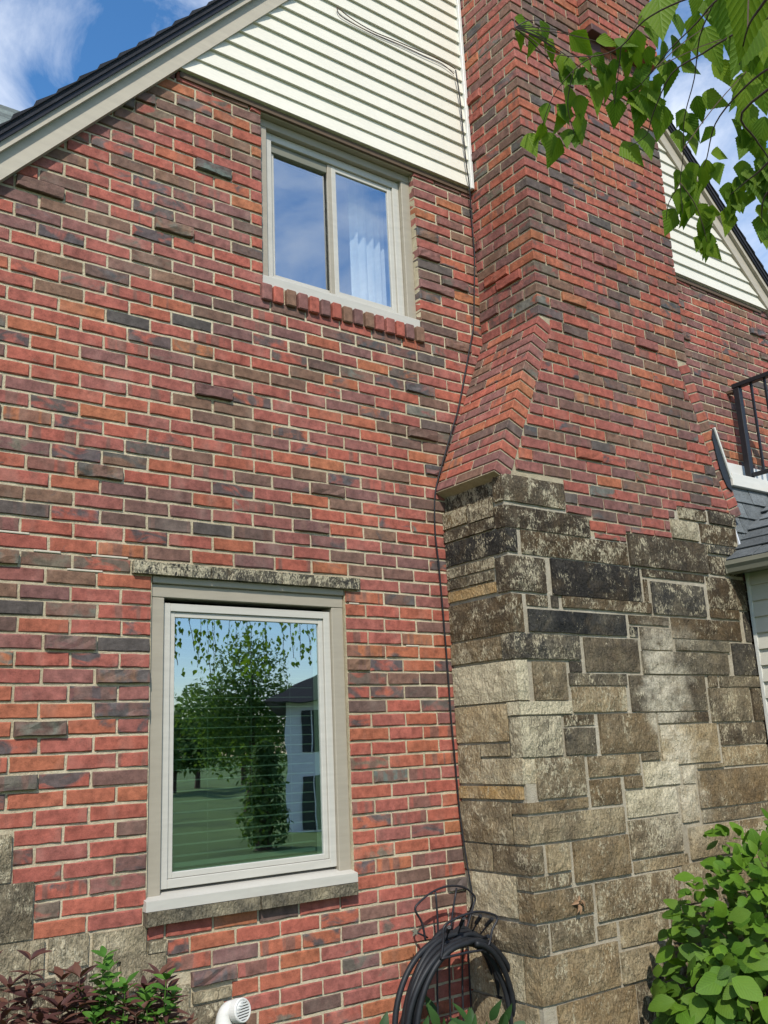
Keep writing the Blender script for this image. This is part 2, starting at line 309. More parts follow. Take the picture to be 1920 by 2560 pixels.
# ------------------------------------------------------------------ bricks
ROWH, PITCH, Z0 = .0677, .2135, 2.45
def tone(r, kind=None):
    u = r.random()
    if kind == 'side': hue = r.choice([r.uniform(.3, .62), r.uniform(.55, .95), r.uniform(.05, .4)])
    elif u < .58: hue = r.uniform(.14, .50)
    elif u < .64: hue = r.uniform(0, .14)
    elif u < .83: hue = r.uniform(.52, .76)
    elif u < .975: hue = r.uniform(.74, .90)
    else: hue = r.uniform(.90, .98)
    fl = r.choice([0, 0, .15, .3, .4, .5, .65, .9])*r.uniform(.7, 1.0)
    bd = 1.0 if r.random() < .17 else 0.0
    return (hue, fl, r.random()*.97+.015, bd)
def face_brick(o, U, V, Nn, L, Hh, proud, rough, r):
    """a brick whose outer face is a lightly uneven 5 x 3 grid with a chamfer; o = lower left of the face"""
    o, U, V, Nn = Vector(o), Vector(U), Vector(V), Vector(Nn); v = []; f = []
    us = [0, .25, .5, .75, 1]; ch = .0035; jt = .0019
    tw = r.uniform(-.0016, .0016)
    for j in range(3):
        for i in range(5):
            uu = ch+(L-2*ch)*us[i]+(r.uniform(-.006, .006) if 0 < i < 4 else r.uniform(-jt, jt)); vv = ch+(Hh-2*ch)*j/2+(r.uniform(-jt, jt) if j != 1 else 0)
            v.append(o+U*uu+V*vv+Nn*(proud+tw*(i-2)+r.uniform(-1, 1)*(rough if 0 < i < 4 or j == 1 else rough*.6)))
    for j in range(2):
        for i in range(4): a = j*5+i; f.append((a, a+1, a+6, a+5))
    ring = [0, 1, 2, 3, 4, 9, 14, 13, 12, 11, 10, 5]
    for dep, gr in ((-.0045, 0), (-.075, 0)):
        for k in ring:
            j, i = divmod(k, 5); uu = L*us[i]; vv = Hh*j/2
            v.append(o+U*(uu+r.uniform(-jt, jt))+V*(vv+r.uniform(-jt, jt))+Nn*((proud+dep) if dep > -.05 else dep))
    for k in range(12):
        k2 = (k+1) % 12
        f.append((ring[k2], ring[k], 15+k, 15+k2)); f.append((15+k2, 15+k, 27+k, 27+k2))
    if U.cross(V).dot(Nn) < 0: f = [q[::-1] for q in f]
    return v, f
def cut(iv, holes, mn=.035):
    out = [iv]
    for a, b in holes:
        nx = []
        for x0, x1 in out:
            if b <= x0 or a >= x1: nx.append((x0, x1)); continue
            if a-x0 > mn: nx.append((x0, a))
            if x1-b > mn: nx.append((b, x1))
        out = nx
    return out
def screen_area(o, U, V, L, Hh):
    o, U, V = Vector(o), Vector(U), Vector(V); q = [proj(o), proj(o+U*L), proj(o+U*L+V*Hh), proj(o+V*Hh)]
    cx = sum(p[0] for p in q)/4; cy = sum(p[1] for p in q)/4
    if not (-20 < cx < 1940 and -20 < cy < 2580): return 0
    return abs(sum(q[i][0]*q[(i+1) % 4][1]-q[(i+1) % 4][0]*q[i][1] for i in range(4)))/2
def finish(pieces, parent, limit, name='brick', restname='bricks_beyond'):
    """pieces: (area, verts, faces, tone): the largest as single bricks, the rest as one joined part"""
    pieces.sort(key=lambda q: -q[0]); rest = Geo()
    for k, (a, v, f, tn) in enumerate(pieces):
        if k < limit and a > 0: Geo().add(v, f, tn).build(name, BRICK, parent)
        else: rest.add(v, f, tn)
    if rest.v: rest.build(restname, BRICK, parent, kind='stuff')

LS = lambda x: 4.30+1.150*x            # underside of the left rake board
RS = lambda x: 5.11+.955*(5.871-x)      # the same on the right
XR = (5.11+.955*5.871-4.30)/(1.150+.955)
top_line = lambda x: min(LS(x), RS(x))
SID = 5.05
house = empty('house', (1.0, 0, 0), 'red brick house gable with cream lap siding above and beige rake boards', 'house')
WINL = (.562, 1.575, 1.05, 2.42); WINU = (1.133, 2.18, 3.985, 5.2)
BASE_ST = [(-.30, -.03, 1.22, 1.40), (-.30, .020, 1.215, 1.386), (-.30, .107, 1.008, 1.208), (-.32, -.03, .86, .995), (-.02, .157, .868, 1.000), (.176, .327, .884, .998), (.345, .556, .874, .990), (.568, .643, .885, .929),
           (-.25, -.05, .70, .85), (-.04, .205, .752, .858), (.223, .440, .752, .872), (.458, .641, .762, .880), (-.2, .30, .56, .742), (.318, .62, .60, .742), (.64, .745, .60, .745), (.762, .932, .668, .708), (.64, .895, .47, .655), (-.2, .25, .30, .548), (.27, .62, .35, .588), (-.2, .4, 0.05, .288), (.42, .9, .10, .338)]
BASE_ST = BASE_ST[1:]
# mortar body of the front wall, with the two openings
g = Geo(); YF, YB = .0066, .22
def slab(x0, x1, z0, z1): g.prism([(x0, z0), (x1, z0), (x1, z1 if z1 is not None else min(SID+.03, top_line(x1)+.05)), (x0, z1 if z1 is not None else min(SID+.03, top_line(x0)+.05))], YF, YB)
slab(-1.45, WINL[0], 0, None); slab(WINL[0], WINU[0], 2.42, None); slab(WINU[0], WINL[1], 2.42, 3.985); slab(WINL[1], WINU[1], 0, 3.985); slab(WINL[0], WINL[1], 0, 1.05); slab(WINU[1], 5.95, 0, SID+.03); slab(5.95, 7.2, 0, None)
wall = g.build('brick_wall', MORTAR, house, label='wall of flashed red and slate brick in running bond')
rb = random.Random(11); pieces = []
r0, r1 = -39, 36
PROUD = {(-22, 1): .02}
for r in range(r0, r1+1):
    zc = Z0-r*ROWH; zb = zc-(ROWH-.0120)/2; zt = zb+ROWH-.0120
    if zt > SID+.01: continue
    holes = []
    if WINL[2]-.005 < zc < WINL[3]+.03: holes.append((WINL[0]-.006, WINL[1]+.004))
    if 2.405 < zc < 2.49: holes.append((.46, 1.665))
    if .985 < zc < 1.06: holes.append((.543, 1.572))
    if zc > WINU[2]-.03: holes.append((WINU[0], WINU[1]))
    if 3.885 < zc < 3.99: holes.append((1.115, 2.195))
    for x0, x1, z0, z1 in BASE_ST:
        if z0-.022 < zc < z1+.022: holes.append((x0-.014, x1+.012))
    holes.append((2.30 if zc < 3.0 else (2.30+(zc-3.0)*.35), 4.30 if zc < 3.0 else 4.02))
    runs = [(-1.44, 7.15)]
    for h_ in holes:
        nr = []
        for q0_, q1_ in runs:
            if h_[1] <= q0_ or h_[0] >= q1_: nr.append((q0_, q1_)); continue
            if h_[0]-q0_ > .05: nr.append((q0_, h_[0]))
            if q1_-h_[1] > .05: nr.append((h_[1], q1_))
        runs = nr
    for q0_, q1_ in runs:
        x = -1.5+(PITCH/2 if r % 2 else 0)+.004; seg = []
        while x < q1_:
            c0_, c1_ = max(q0_, x+.0058), min(q1_, x+PITCH-.0058); x += PITCH
            if c1_-c0_ > .004: seg.append([c0_, c1_])
        if len(seg) > 1 and seg[0][1]-seg[0][0] < .055: seg[1][0] = seg[0][0]; seg.pop(0)
        if len(seg) > 1 and seg[-1][1]-seg[-1][0] < .055: seg[-2][1] = seg[-1][1]; seg.pop()
        for k_ in range(len(seg)-1):
            w_ = rb.uniform(-.006, .006); seg[k_][1] += w_; seg[k_+1][0] += w_
        for b0, b1 in seg:
            if b0 < XR: b0 = max(b0, (zt-.17-4.30)/1.15)
            else: b1 = min(b1, 5.871-(zt-.17-5.11)/.955)
            if b1 < -1.44 or b1-b0 < .03: continue
            rough = .0007; pr = rb.uniform(-.0015, .0030); tn = tone(rb)
            if rb.random() < .06: pr = rb.uniform(.007, .020); rough = .0045; tn = (rb.choice([.62, .72, .80, .87, .94]), rb.choice([.2, .8]), tn[2], rb.choice([0, 1]))
            if zc > 3.4 and .14 < tn[0] < .75 and rb.random() < .6: tn = (min(.8, tn[0]+rb.uniform(.05, .16)), tn[1], tn[2], tn[3])
            if zc < 2.3 and .14 < tn[0] < .7: tn = (tn[0]*.82, tn[1], tn[2], tn[3])
            oo = (b0, 0, zb+rb.uniform(-.0012, .0012)); U, V, Nn = (1, 0, 0), (0, 0, 1), (0, -1, 0)
            v, f = face_brick(oo, U, V, Nn, b1-b0, zt-zb, pr, rough, rb)
            ar = screen_area(oo, U, V, b1-b0, zt-zb)
            if 2.25 < b0 < 4.72 and zc > 3: ar = 0
            pieces.append((ar, v, f, tn))
finish(pieces, wall, 300)

# stones -----------------------------------------------------------
def stone(name, lo, hi, faces, tn, parent, r, rough=.006, mat=None, label=None):
    """block lo..hi; faces = axes/sides that are rock-faced, e.g. ('-y','-x')"""
    lo, hi = Vector(lo), Vector(hi); d = hi-lo; n = [max(1, min(6, int(round(d[i]/.05)))) for i in range(3)]
    if '-x' not in faces and '-y' in faces: n[1] = 1
    if '-y' not in faces: n[0] = 1
    idx = {}; v = []; f = []
    def vid(i, j, k):
        if (i, j, k) not in idx:
            idx[(i, j, k)] = len(v); c = (i/n[0], j/n[1], k/n[2]); p = Vector([lo[a]+d[a]*c[a] for a in range(3)])
            q = mnoise.noise_vector(p*17.0+Vector((tn[2]*40, 0, 0)))
            for ax, lab in ((0, '-x'), (1, '-y')):
                if lab in faces and c[ax] == 0:
                    e = 1.0
                    for o2 in range(3):
                        if o2 != ax and not (o2 == 0 and '-x' in faces and c[0] == 0) and not (o2 == 1 and c[1] == 0 and '-y' in faces):
                            m = min(c[o2], 1-c[o2]); e = min(e, m*d[o2]/.02)
                    p[ax] += (.005 if e < .5 else 0)+(q[ax]*rough if e > .5 else abs(q[ax])*.002)
            if k in (0, n[2]): p.z += q.z*.003
            if i in (0, n[0]): p.x += q.x*.003
            if '-x' in faces and '-y' in faces and i == 0 and j == 0: p.x += .004; p.y += .004
            v.append(p)
        return idx[(i, j, k)]
    for j in range(n[1]):
        for k in range(n[2]):
            f.append((vid(0, j, k), vid(0, j, k+1), vid(0, j+1, k+1), vid(0, j+1, k))); f.append((vid(n[0], j, k), vid(n[0], j+1, k), vid(n[0], j+1, k+1), vid(n[0], j, k+1)))
    for i in range(n[0]):
        for k in range(n[2]):
            f.append((vid(i, 0, k), vid(i+1, 0, k), vid(i+1, 0, k+1), vid(i, 0, k+1))); f.append((vid(i, n[1], k), vid(i, n[1], k+1), vid(i+1, n[1], k+1), vid(i+1, n[1], k)))
    for i in range(n[0]):
        for j in range(n[1]):
            f.append((vid(i, j, 0), vid(i, j+1, 0), vid(i+1, j+1, 0), vid(i+1, j, 0))); f.append((vid(i, j, n[2]), vid(i+1, j, n[2]), vid(i+1, j+1, n[2]), vid(i, j+1, n[2])))
    return Geo().add(v, f, tn).build(name, mat or STONE, parent, label=label)
rs = random.Random(5)
for x0, x1, z0, z1 in BASE_ST:
    stone('stone', (x0, -.012-rs.random()*.006, z0), (x1, .08, z1), ('-y',), (rs.uniform(.28, .50), .08, rs.uniform(.02, .98), rs.uniform(.25, .6)), wall, rs)
for x0, x1 in ((.469, .829), (.837, 1.198), (1.206, 1.656)):
    stone('lintel_stone', (x0, -.028, 2.418), (x1, .07, 2.472), ('-y',), (rs.uniform(.62, .8), 0, rs.uniform(.02, .98), .62), wall, rs, .004)
for x0, x1 in ((.548, 1.056), (1.066, 1.568)):
    stone('sill_stone', (x0, -.045, .990), (x1, .07, 1.041), ('-y',), (rs.uniform(.40, .5), 0, rs.uniform(.02, .98), .1), wall, rs, .006)
REPAIR = m_paint('white_repair_mortar', (.46, .42, .33), .9, .15, 40, .5)
def joint(x0, x1, r_): z_ = Z0-r_*ROWH-ROWH/2; Geo().box(x0, x1, -.0005, .01, z_-.0045, z_+.0045, .002).build('repair_mortar', REPAIR, wall)
for x0, x1, r_ in ((-.1, .03, -2), (.05, .16, -1), (.29, .45, -1), (.19, .34, 0), (1.60, 1.66, 1), (1.95, 2.03, 4)): joint(x0, x1, r_)
# rowlock sill under the upper window
for k in range(15):
    x0 = 1.118+k*.0717
    v, f = bbox((x0+rs.uniform(-.002, .002), -.022+rs.uniform(-.003, .003), 3.888+rs.uniform(-.003, .003)), (1, 0, 0), (0, 1, 0), (0, 0, 1), .0585, .085, .094, .006)
    tt = tone(rs); Geo().add(v, f, (rs.choice([.3, .5, .72, .8, .86, .62]), .15, tt[2], 0)).build('sill_brick', BRICK, wall)

# ------------------------------------------------------------------ gable siding, rakes, roof of the house
g = Geo()
g.prism([((SID-4.30)/1.15+.01, SID-.0), (2.66, SID), (2.66, LS(2.66)), ], -.008, .2)
g.prism([(2.66, SID), (3.99, SID), (3.99, RS(3.99)), (XR, LS(XR)), (2.66, LS(2.66))], .02, .2)
g.prism([(3.99, SID), (5.93, SID), (3.99, RS(3.99))], -.008, .2)
gable = g.build('gable_siding', SIDING, house, label='cream horizontal lap siding filling the gable')
LAP = .0985
for k in range(30):
    z0 = SID+.004+k*LAP; z1 = z0+LAP+.012
    for side in (0, 1):
        if side == 0:
            a0, a1, b0, b1 = (z0-4.30)/1.15, 2.625, (z1-4.30)/1.15, 2.625
            if a0 > 2.55: continue
            b0 = min(b0, 2.6)
        else:
            a0, a1, b0, b1 = 4.0, 5.871-(z0-5.11)/.955, 4.0, 5.871-(z1-5.11)/.955
            if a1 < 4.1: continue
            b1 = max(b1, 4.05)
        yo, yi = -.030+rs.uniform(-.002, .002), -.0125; z0 += rs.uniform(-.0015, .0015)
        v = [(a0, yo, z0), (a1, yo, z0), (a1, -.006, z0), (a0, -.006, z0), (b0, yi, z1), (b1, yi, z1), (b1, -.006, z1), (b0, -.006, z1)]
        f = [(0, 1, 5, 4), (0, 3, 2, 1), (1, 2, 6, 5), (2, 3, 7, 6), (3, 0, 4, 7), (4, 5, 6, 7)]
        Geo().add(v, f).build('siding_board', SIDING, gable)
# white J-channel at the chimney, brown bottom board
Geo().box(2.618, 2.642, -.045, -.006, SID-.01, 7.4, .003).build('corner_trim', WHITE, gable)
Geo().box(.66, 2.64, -.012, .06, SID-.034, SID-.001).build('bottom_board', BROWN, gable)
Geo().box(4.03, 5.86, -.012, .06, SID-.034, SID-.001).build('bottom_board', BROWN, gable)
def rake_strip(g_, o0, o1, y0, y1, right):
    if not right: P = [(-1.75, LS(-1.75)+o0), (XR, LS(XR)+o0), (XR, LS(XR)+o1), (-1.75, LS(-1.75)+o1)]
    else: P = [(XR+.004, RS(XR+.004)+o0), (7.7, RS(7.7)+o0), (7.7, RS(7.7)+o1), (XR+.004, RS(XR+.004)+o1)]
    return g_.prism(P, y0, y1)
g = Geo(); rake_strip(g, .214, .252, -.092, 8.5, False); rake_strip(g, .214, .252, -.092, 8.5, True)
roof = g.build('roof', DARKSH, house, label='dark shingled gable roof with uneven tab edges')
for side in (False, True):
    rake_strip(Geo(), 0.0, .150, -.042, -.0, side).build('rake_board', RAKEM, roof)
    rake_strip(Geo(), .136, .186, -.070, -.040, side).build('rake_trim', RAKEM, roof)
    rake_strip(Geo(), .182, .222, -.064, 8.4, side).build('roof_deck', BLACKM, roof)
    rake_strip(Geo(), .184, .212, -.084, -.063, side).build('drip_edge', BLACKM, roof)
def roof_tab(x0, x1, fn, lift):
    v = [(x0, -.102, fn(x0)+.250), (x1, -.102, fn(x1)+.250), (x1, .4, fn(x1)+.250), (x0, .4, fn(x0)+.250)]
    h = [.014+lift, .002] if fn is LS else [.002, .014+lift]
    v += [(x0, -.102, fn(x0)+.252+h[0]), (x1, -.102, fn(x1)+.252+h[1]), (x1, .4, fn(x1)+.252+h[1]), (x0, .4, fn(x0)+.252+h[0])]
    return Geo().add(v, [(0, 1, 5, 4), (1, 2, 6, 5), (2, 3, 7, 6), (3, 0, 4, 7), (4, 5, 6, 7), (0, 3, 2, 1)])
x = -.9
while x < 2.2: roof_tab(x, x+.094, LS, rs.uniform(.004, .012)).build('shingle', DARKSH, roof); x += .093
x = 4.2
while x < 6.6: roof_tab(x, x+.104, RS, rs.uniform(.004, .012)).build('shingle', DARKSH, roof); x += .103
# rear cross roof seen over the rake
Geo().box(-1.45, 1.6, 2.8, 7.2, 2.4, 5.52).build('rear_wall', WINGS, house)
g = Geo()
ZR = 8.20
g.add([(-1.7, 2.5, ZR-2.7), (1.75, 2.5, ZR-2.7), (1.75, 5, ZR), (-1.7, 5, ZR), (-1.7, 7.5, ZR-2.7), (1.75, 7.5, ZR-2.7)], [(0, 1, 2, 3), (3, 2, 5, 4), (1, 5, 2), (0, 3, 4), (0, 4, 5, 1)])
rr = g.build('rear_roof', GREENSH, house, label='grey green shingled roof behind the rake')
for k in range(12):
    yy = 5-.13*(k+1); zz = ZR-(5-yy)*1.08
    Geo().add(*bbox((-1.72, yy-.0, zz+.004), (1, 0, 0), Vector((0, 1, 1.08)).normalized(), Vector((0, -1.08, 1)).normalized(), 3.45, .19, .018)).build('shingle_course', GREENSH, rr)
# left and right side walls so that no light leaks into the rooms
Geo().box(-1.45, -1.3, .22, 8.3, 0, 2.75).build('side_wall', MORTAR, house); Geo().box(7.05, 7.2, .22, 8.3, 0, 3.9).build('side_wall', MORTAR, house); Geo().box(-1.45, 7.2, 8.1, 8.3, 0, 4.0).build('back_wall', MORTAR, house)

# ------------------------------------------------------------------ windows
def ring(x0, x1, z0, z1, w, y0, y1, wb=None, wt_=None):
    g_ = Geo(); wb = w if wb is None else wb; wt_ = w if wt_ is None else wt_
    g_.box(x0, x0+w, y0, y1, z0, z1, .002); g_.box(x1-w, x1, y0, y1, z0, z1, .002)
    g_.box(x0+w, x1-w, y0+.0008, y1, z0, z0+wb, .002); g_.box(x0+w, x1-w, y0+.0008, y1, z1-wt_, z1, .002); return g_
def room(x0, x1, y0, y1, z0, z1, parent, mat=None):
    g_ = Geo(); t_ = .05
    g_.box(x0-t_, x0, y0, y1, z0, z1); g_.box(x1, x1+t_, y0, y1, z0, z1); g_.box(x0-t_, x1+t_, y1, y1+t_, z0-t_, z1+t_); g_.box(x0-t_, x1+t_, y0, y1, z0-t_, z0); g_.box(x0-t_, x1+t_, y0, y1, z1, z1+t_)
    return g_.build('room', mat or ROOM, parent)
# lower window
g = Geo(); g.box(.564, .628, .022, .12, 1.05, 2.325, .003); g.box(1.507, 1.574, .022, .12, 1.05, 2.325, .003); g.box(.564, 1.574, .0205, .12, 2.3255, 2.385, .003)
lw = g.build('picture_window', TRIM, house, label='tall fixed window in clay trim with closed blind and tree reflections')
Geo().box(.566, 1.572, .004, .12, 2.3855, 2.4165, .003).build('drip_cap', TRIM, lw)
ring(.630, 1.506, 1.112, 2.305, .036, .040, .12).build('window_frame', SASH, lw); ring(.667, 1.469, 1.149, 2.268, .024, .050, .115).build('sash', SASH, lw)
g = Geo(); g.box(.690, 1.446, .062, .066, 1.172, 2.245); g.build('pane', GLASS_LO, lw)
g = Geo(); v = [(.546, -.030, 1.043), (1.574, -.030, 1.043), (1.574, -.030, 1.082), (.546, -.030, 1.082), (.546, .11, 1.043), (1.574, .11, 1.043), (1.574, .11, 1.112), (.546, .11, 1.112)]
g.add(v, [(0, 1, 2, 3), (3, 2, 6, 7), (0, 3, 7, 4), (1, 5, 6, 2), (0, 4, 5, 1), (4, 7, 6, 5)]).build('sill', SASH, lw)
bl = Geo().box(.70, 1.437, .118, .138, 2.20, 2.25, .002).build('blind', BLIND, lw)
for k in range(22):
    z_ = 1.225+k*.0445
    v, f = bbox((.70, .112, z_), (1, 0, 0), Vector((0, 1, .10)).normalized(), Vector((0, -.10, 1)).normalized(), .737, .026, .0022); Geo().add(v, f).build('blind_slat', BLIND, bl)
Geo().box(.70, 1.437, .114, .140, 1.182, 1.200, .002).build('bottom_rail', BLIND, bl)
for x_ in (.88, 1.10, 1.31): Geo().tube([(x_, .110, 1.19), (x_, .110, 2.2)], .0009, 4).build('blind_cord', BLIND, bl)
room(.40, 1.75, .22, 2.6, .3, 2.75, lw)
Geo().box(1.446, 1.452, .064, .11, 1.172, 2.245).build('pane_edge', m_paint('green_glass_edge', (.25, .55, .42), .2), lw)
# upper window
g = Geo(); g.box(1.133, 1.192, .046, .16, 3.99, 4.963, .003); g.box(2.118, 2.180, .046, .16, 3.99, 4.963, .003); g.box(1.133, 2.180, .0445, .16, 4.9635, 5.01, .003)
uw = g.build('slider_window', TRIM, house, label='two light sliding window in clay trim with a pale curtain behind')
Geo().box(1.133, 2.180, .006, .16, 5.0105, 5.06, .003).build('head_board', TRIM, uw); Geo().box(1.134, 2.179, .012, .15, 3.986, 4.045, .004).build('sill', SASH, uw)
ring(1.193, 2.117, 4.046, 4.962, .045, .075, .16).build('window_frame', SASH, uw)
for x0, x1, y_ in ((1.239, 1.655, .105), (1.640, 2.071, .088)):
    s_ = ring(x0, x1, 4.092, 4.916, .030, y_, y_+.025).build('sash', SASH, uw)
    Geo().box(x0+.031, x1-.031, y_+.010, y_+.014, 4.123, 4.885).build('pane', GLASS_UP, s_)
Geo().box(1.612, 1.640, .088, .104, 4.092, 4.916, .002).build('meeting_rail', TRIM, uw)
Geo().box(1.24, 1.61, .093, .16, 4.86, 4.915, .002).build('track', GUTTER, uw)
room(.9, 2.5, .22, 2.6, 3.4, 5.25, uw, m_paint('pale_room_paint', (.70, .70, .68), .8))
def curtain(x0, x1, y_, z0, z1, n, amp):
    v = []; f = []
    for i in range(n+1):
        xx = x0+(x1-x0)*i/n; yy = y_+amp*math.sin(i*1.1)+amp*.4*math.sin(i*2.7)
        v += [(xx, yy, z0), (xx, yy, z1)]
    v += [(p[0], p[1]+.006, p[2]) for p in v]; m_ = 2*(n+1)
    for i in range(n): a = 2*i; f += [(a, a+2, a+3, a+1), (a+m_, a+1+m_, a+3+m_, a+2+m_)]
    return Geo().add(v, f)
curtain(1.90, 2.16, .30, 3.9, 5.1, 26, .022).build('curtain', FABRIC, uw, smooth=True)
prof = [(.14, 4.20), (.155, 4.235), (.19, 4.30), (.2, 4.33)]
prof = [(.05, 4.40), (.16, 4.36), (.24, 4.27), (.24, 4.255)]
v = []; f = []; M_ = 24
for (r_, z_) in prof:
    for k in range(M_): v.append((1.62+r_*math.cos(2*math.pi*k/M_), .85+r_*math.sin(2*math.pi*k/M_), z_))
for j in range(len(prof)-1):
    for k in range(M_): f.append((j*M_+k, j*M_+(k+1) % M_, (j+1)*M_+(k+1) % M_, (j+1)*M_+k))
Geo().add(v, f).build('lamp_shade', SHADE, uw, smooth=True)

# ------------------------------------------------------------------ chimney
XC, XD, YC = 2.645, 4.01, -.485
chim = empty('chimney', (3.28, -.25, 0), 'tall red brick chimney with sloped shoulders on a dark rubble stone base', 'chimney')
g = Geo(); i_ = .0055
g.prism([(2.31, 0), (4.295, 0), (4.295, 2.998), (4.33, 3.0), (XD-i_, 3.98), (XD-i_, 8.8), (XC+i_, 8.8), (XC+i_, 3.98), (2.262, 3.0), (2.31, 2.995)], YC+.0078, .1)
core = g.build('mortar_core', DMORTAR, chim, label='mortar body of the chimney')
g = Geo(); g.prism([(2.2585, 0), (4.306, 0), (4.306, 2.72), (2.2585, 2.72)], YC+.007, .0); g.box(2.2585, 2.72, YC+.0075, -.002, 2.72, 2.885); g.box(2.285, 2.72, YC+.0075, -.002, 2.885, 2.99); g.box(3.62, 4.306, YC+.0075, -.002, 2.72, 2.995); g.build('stone_bedding', SMORTAR, chim)
FRONT = [(2.253,2.712,2.849,2.992,'c'), (2.190,2.892,2.708,2.825,'c'), (2.250,2.323,2.580,2.703,'c'), (2.357,3.195,2.575,2.702,''), (2.243,2.512,2.378,2.558,'c'), (2.557,3.272,2.373,2.566,''), (3.207,3.937,2.581,2.765,''), (3.627,3.881,2.779,2.895,''), (3.913,4.29,2.778,2.899,''), (3.714,3.979,2.911,2.977,''), (4.020,4.29,2.911,2.990,''), (3.960,4.30,2.718,2.765,''), (3.960,4.30,2.586,2.698,''), (3.305,3.886,2.524,2.566,''), (3.305,3.335,2.374,2.506,''), (3.369,3.864,2.311,2.497,''), (3.910,4.30,2.373,2.564,''), (3.906,4.203,2.312,2.369,''), (4.245,4.305,2.178,2.364,''), (2.360,2.512,2.308,2.363,''), (2.540,2.592,2.307,2.368,''), (2.623,3.349,2.311,2.370,''), (2.247,2.327,2.170,2.362,'c'), (2.363,3.110,2.176,2.289,''), (3.145,3.491,2.245,2.292,''), (3.142,3.207,2.172,2.228,''), (3.227,3.498,2.105,2.229,''), (3.518,4.196,2.178,2.296,''), (3.532,4.045,2.108,2.169,''), (4.076,4.305,1.971,2.162,''), (3.218,4.014,1.971,2.096,''), (2.252,2.718,2.039,2.163,'c'), (2.757,3.194,1.979,2.158,''), (2.633,2.723,1.974,2.029,''), (2.621,3.066,1.908,1.967,''), (2.633,3.047,1.771,1.899,''), (2.247,2.321,1.835,2.030,'c'), (2.362,2.599,1.835,2.024,''), (2.229,2.615,1.765,1.828,'c'), (2.221,2.526,1.564,1.755,'c'), (3.090,3.759,1.767,1.961,''), (3.801,3.884,1.900,1.963,''), (3.909,4.305,1.900,1.961,''), (3.790,4.184,1.700,1.893,''), (4.215,4.305,1.698,1.890,''), (3.298,3.754,1.703,1.758,''), (2.557,2.779,1.704,1.758,''), (2.551,2.773,1.563,1.692,''), (2.812,3.272,1.557,1.759,''), (3.299,3.818,1.480,1.690,''), (3.850,4.305,1.568,1.688,''), (3.850,4.305,1.448,1.555,''), (2.329,2.671,1.365,1.555,''), (2.704,3.101,1.447,1.548,''), (3.125,3.275,1.512,1.549,''), (2.702,2.936,1.306,1.434,''), (2.969,3.102,1.376,1.436,''), (3.131,3.425,1.376,1.500,''), (3.456,3.566,1.371,1.467,''), (3.594,3.841,1.447,1.467,''), (3.585,4.30,1.234,1.432,''), (2.967,3.381,1.230,1.362,''), (3.412,3.556,1.172,1.358,''), (3.589,4.30,1.156,1.222,''), (2.230,2.671,1.304,1.352,'c'), (2.234,2.934,1.166,1.290,'c'), (2.964,3.384,1.030,1.216,''), (2.973,3.421,0.959,1.015,''), (2.242,2.325,1.030,1.153,'c'), (2.356,2.504,1.030,1.153,''), (2.537,2.943,0.966,1.153,''), (2.237,2.506,0.960,1.016,'c'), (2.237,2.640,0.822,0.946,'c'), (2.673,3.324,0.772,0.946,''), (2.238,2.317,0.680,0.806,'c'), (2.343,2.635,0.688,0.806,''), (2.660,2.794,0.690,0.752,''), (2.822,3.193,0.630,0.752,''), (2.234,2.786,0.472,0.669,'c'), (2.804,3.160,0.472,0.612,''), (2.343,2.883,0.277,0.457,''),
         (3.45,3.90,.98,1.142,''), (3.93,4.30,.98,1.142,''), (3.36,3.80,.765,.96,''), (3.83,4.30,.80,.96,''), (3.22,3.60,.60,.745,''), (3.63,4.30,.60,.78,''), (3.19,3.7,.42,.585,''), (3.73,4.30,.42,.585,''), (2.90,3.4,.26,.455,''), (3.43,4.30,.2,.4,''), (2.26,2.9,.03,.262,''), (2.93,3.6,.03,.245,''), (3.63,4.30,.03,.185,'')]
SIDE = [(-0.421,-0.005,2.890,2.992), (-0.194,-0.004,2.789,2.880), (-0.400,-0.206,2.782,2.880), (-0.398,-0.004,2.715,2.772), (-0.492,-0.418,2.849,2.992,1), (-0.497,-0.410,2.708,2.825,1), (-0.492,-0.004,2.580,2.703,1), (-0.378,-0.004,2.512,2.566), (-0.163,-0.004,2.450,2.500), (-0.371,-0.174,2.450,2.500), (-0.382,-0.004,2.384,2.438), (-0.493,-0.391,2.378,2.558,1), (-0.49,-0.004,2.170,2.362,1), (-0.390,-0.004,2.047,2.157), (-0.494,-0.398,2.039,2.163,1), (-0.485,-0.004,1.835,2.030,1), (-0.395,-0.004,1.645,1.824), (-0.475,-0.404,1.765,1.828,1), (-0.478,-0.407,1.564,1.755,1), (-0.177,-0.004,1.443,1.632), (-0.393,-0.190,1.575,1.632), (-0.485,-0.186,1.440,1.561,2), (-0.47,-0.004,1.370,1.430,2), (-0.376,-0.004,1.162,1.355), (-0.481,-0.386,1.304,1.352,1), (-0.473,-0.386,1.166,1.290,1), (-0.215,-0.004,1.030,1.153), (-0.484,-0.228,1.030,1.153,1), (-0.370,-0.004,0.830,1.017), (-0.475,-0.381,0.960,1.016,1), (-0.480,-0.379,0.822,0.946,1), (-0.484,-0.004,0.680,0.806,1), (-0.375,-0.200,0.472,0.668), (-0.190,-0.004,0.472,0.668), (-0.492,-0.385,0.472,0.669,1), (-0.450,-0.004,0.290,0.457), (-.47, -.2, .03, .275), (-.185, -.004, .03, .275)]
rc = random.Random(21)
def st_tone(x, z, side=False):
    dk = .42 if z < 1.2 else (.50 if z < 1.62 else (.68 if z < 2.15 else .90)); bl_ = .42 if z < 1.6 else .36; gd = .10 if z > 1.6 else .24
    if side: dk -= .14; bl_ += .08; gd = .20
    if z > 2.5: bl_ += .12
    return [min(1, max(.05, dk+rc.uniform(-.20, .20))), max(0, gd+rc.uniform(-.1, .15)), rc.uniform(.02, .98), bl_+rc.uniform(-.12, .12)]
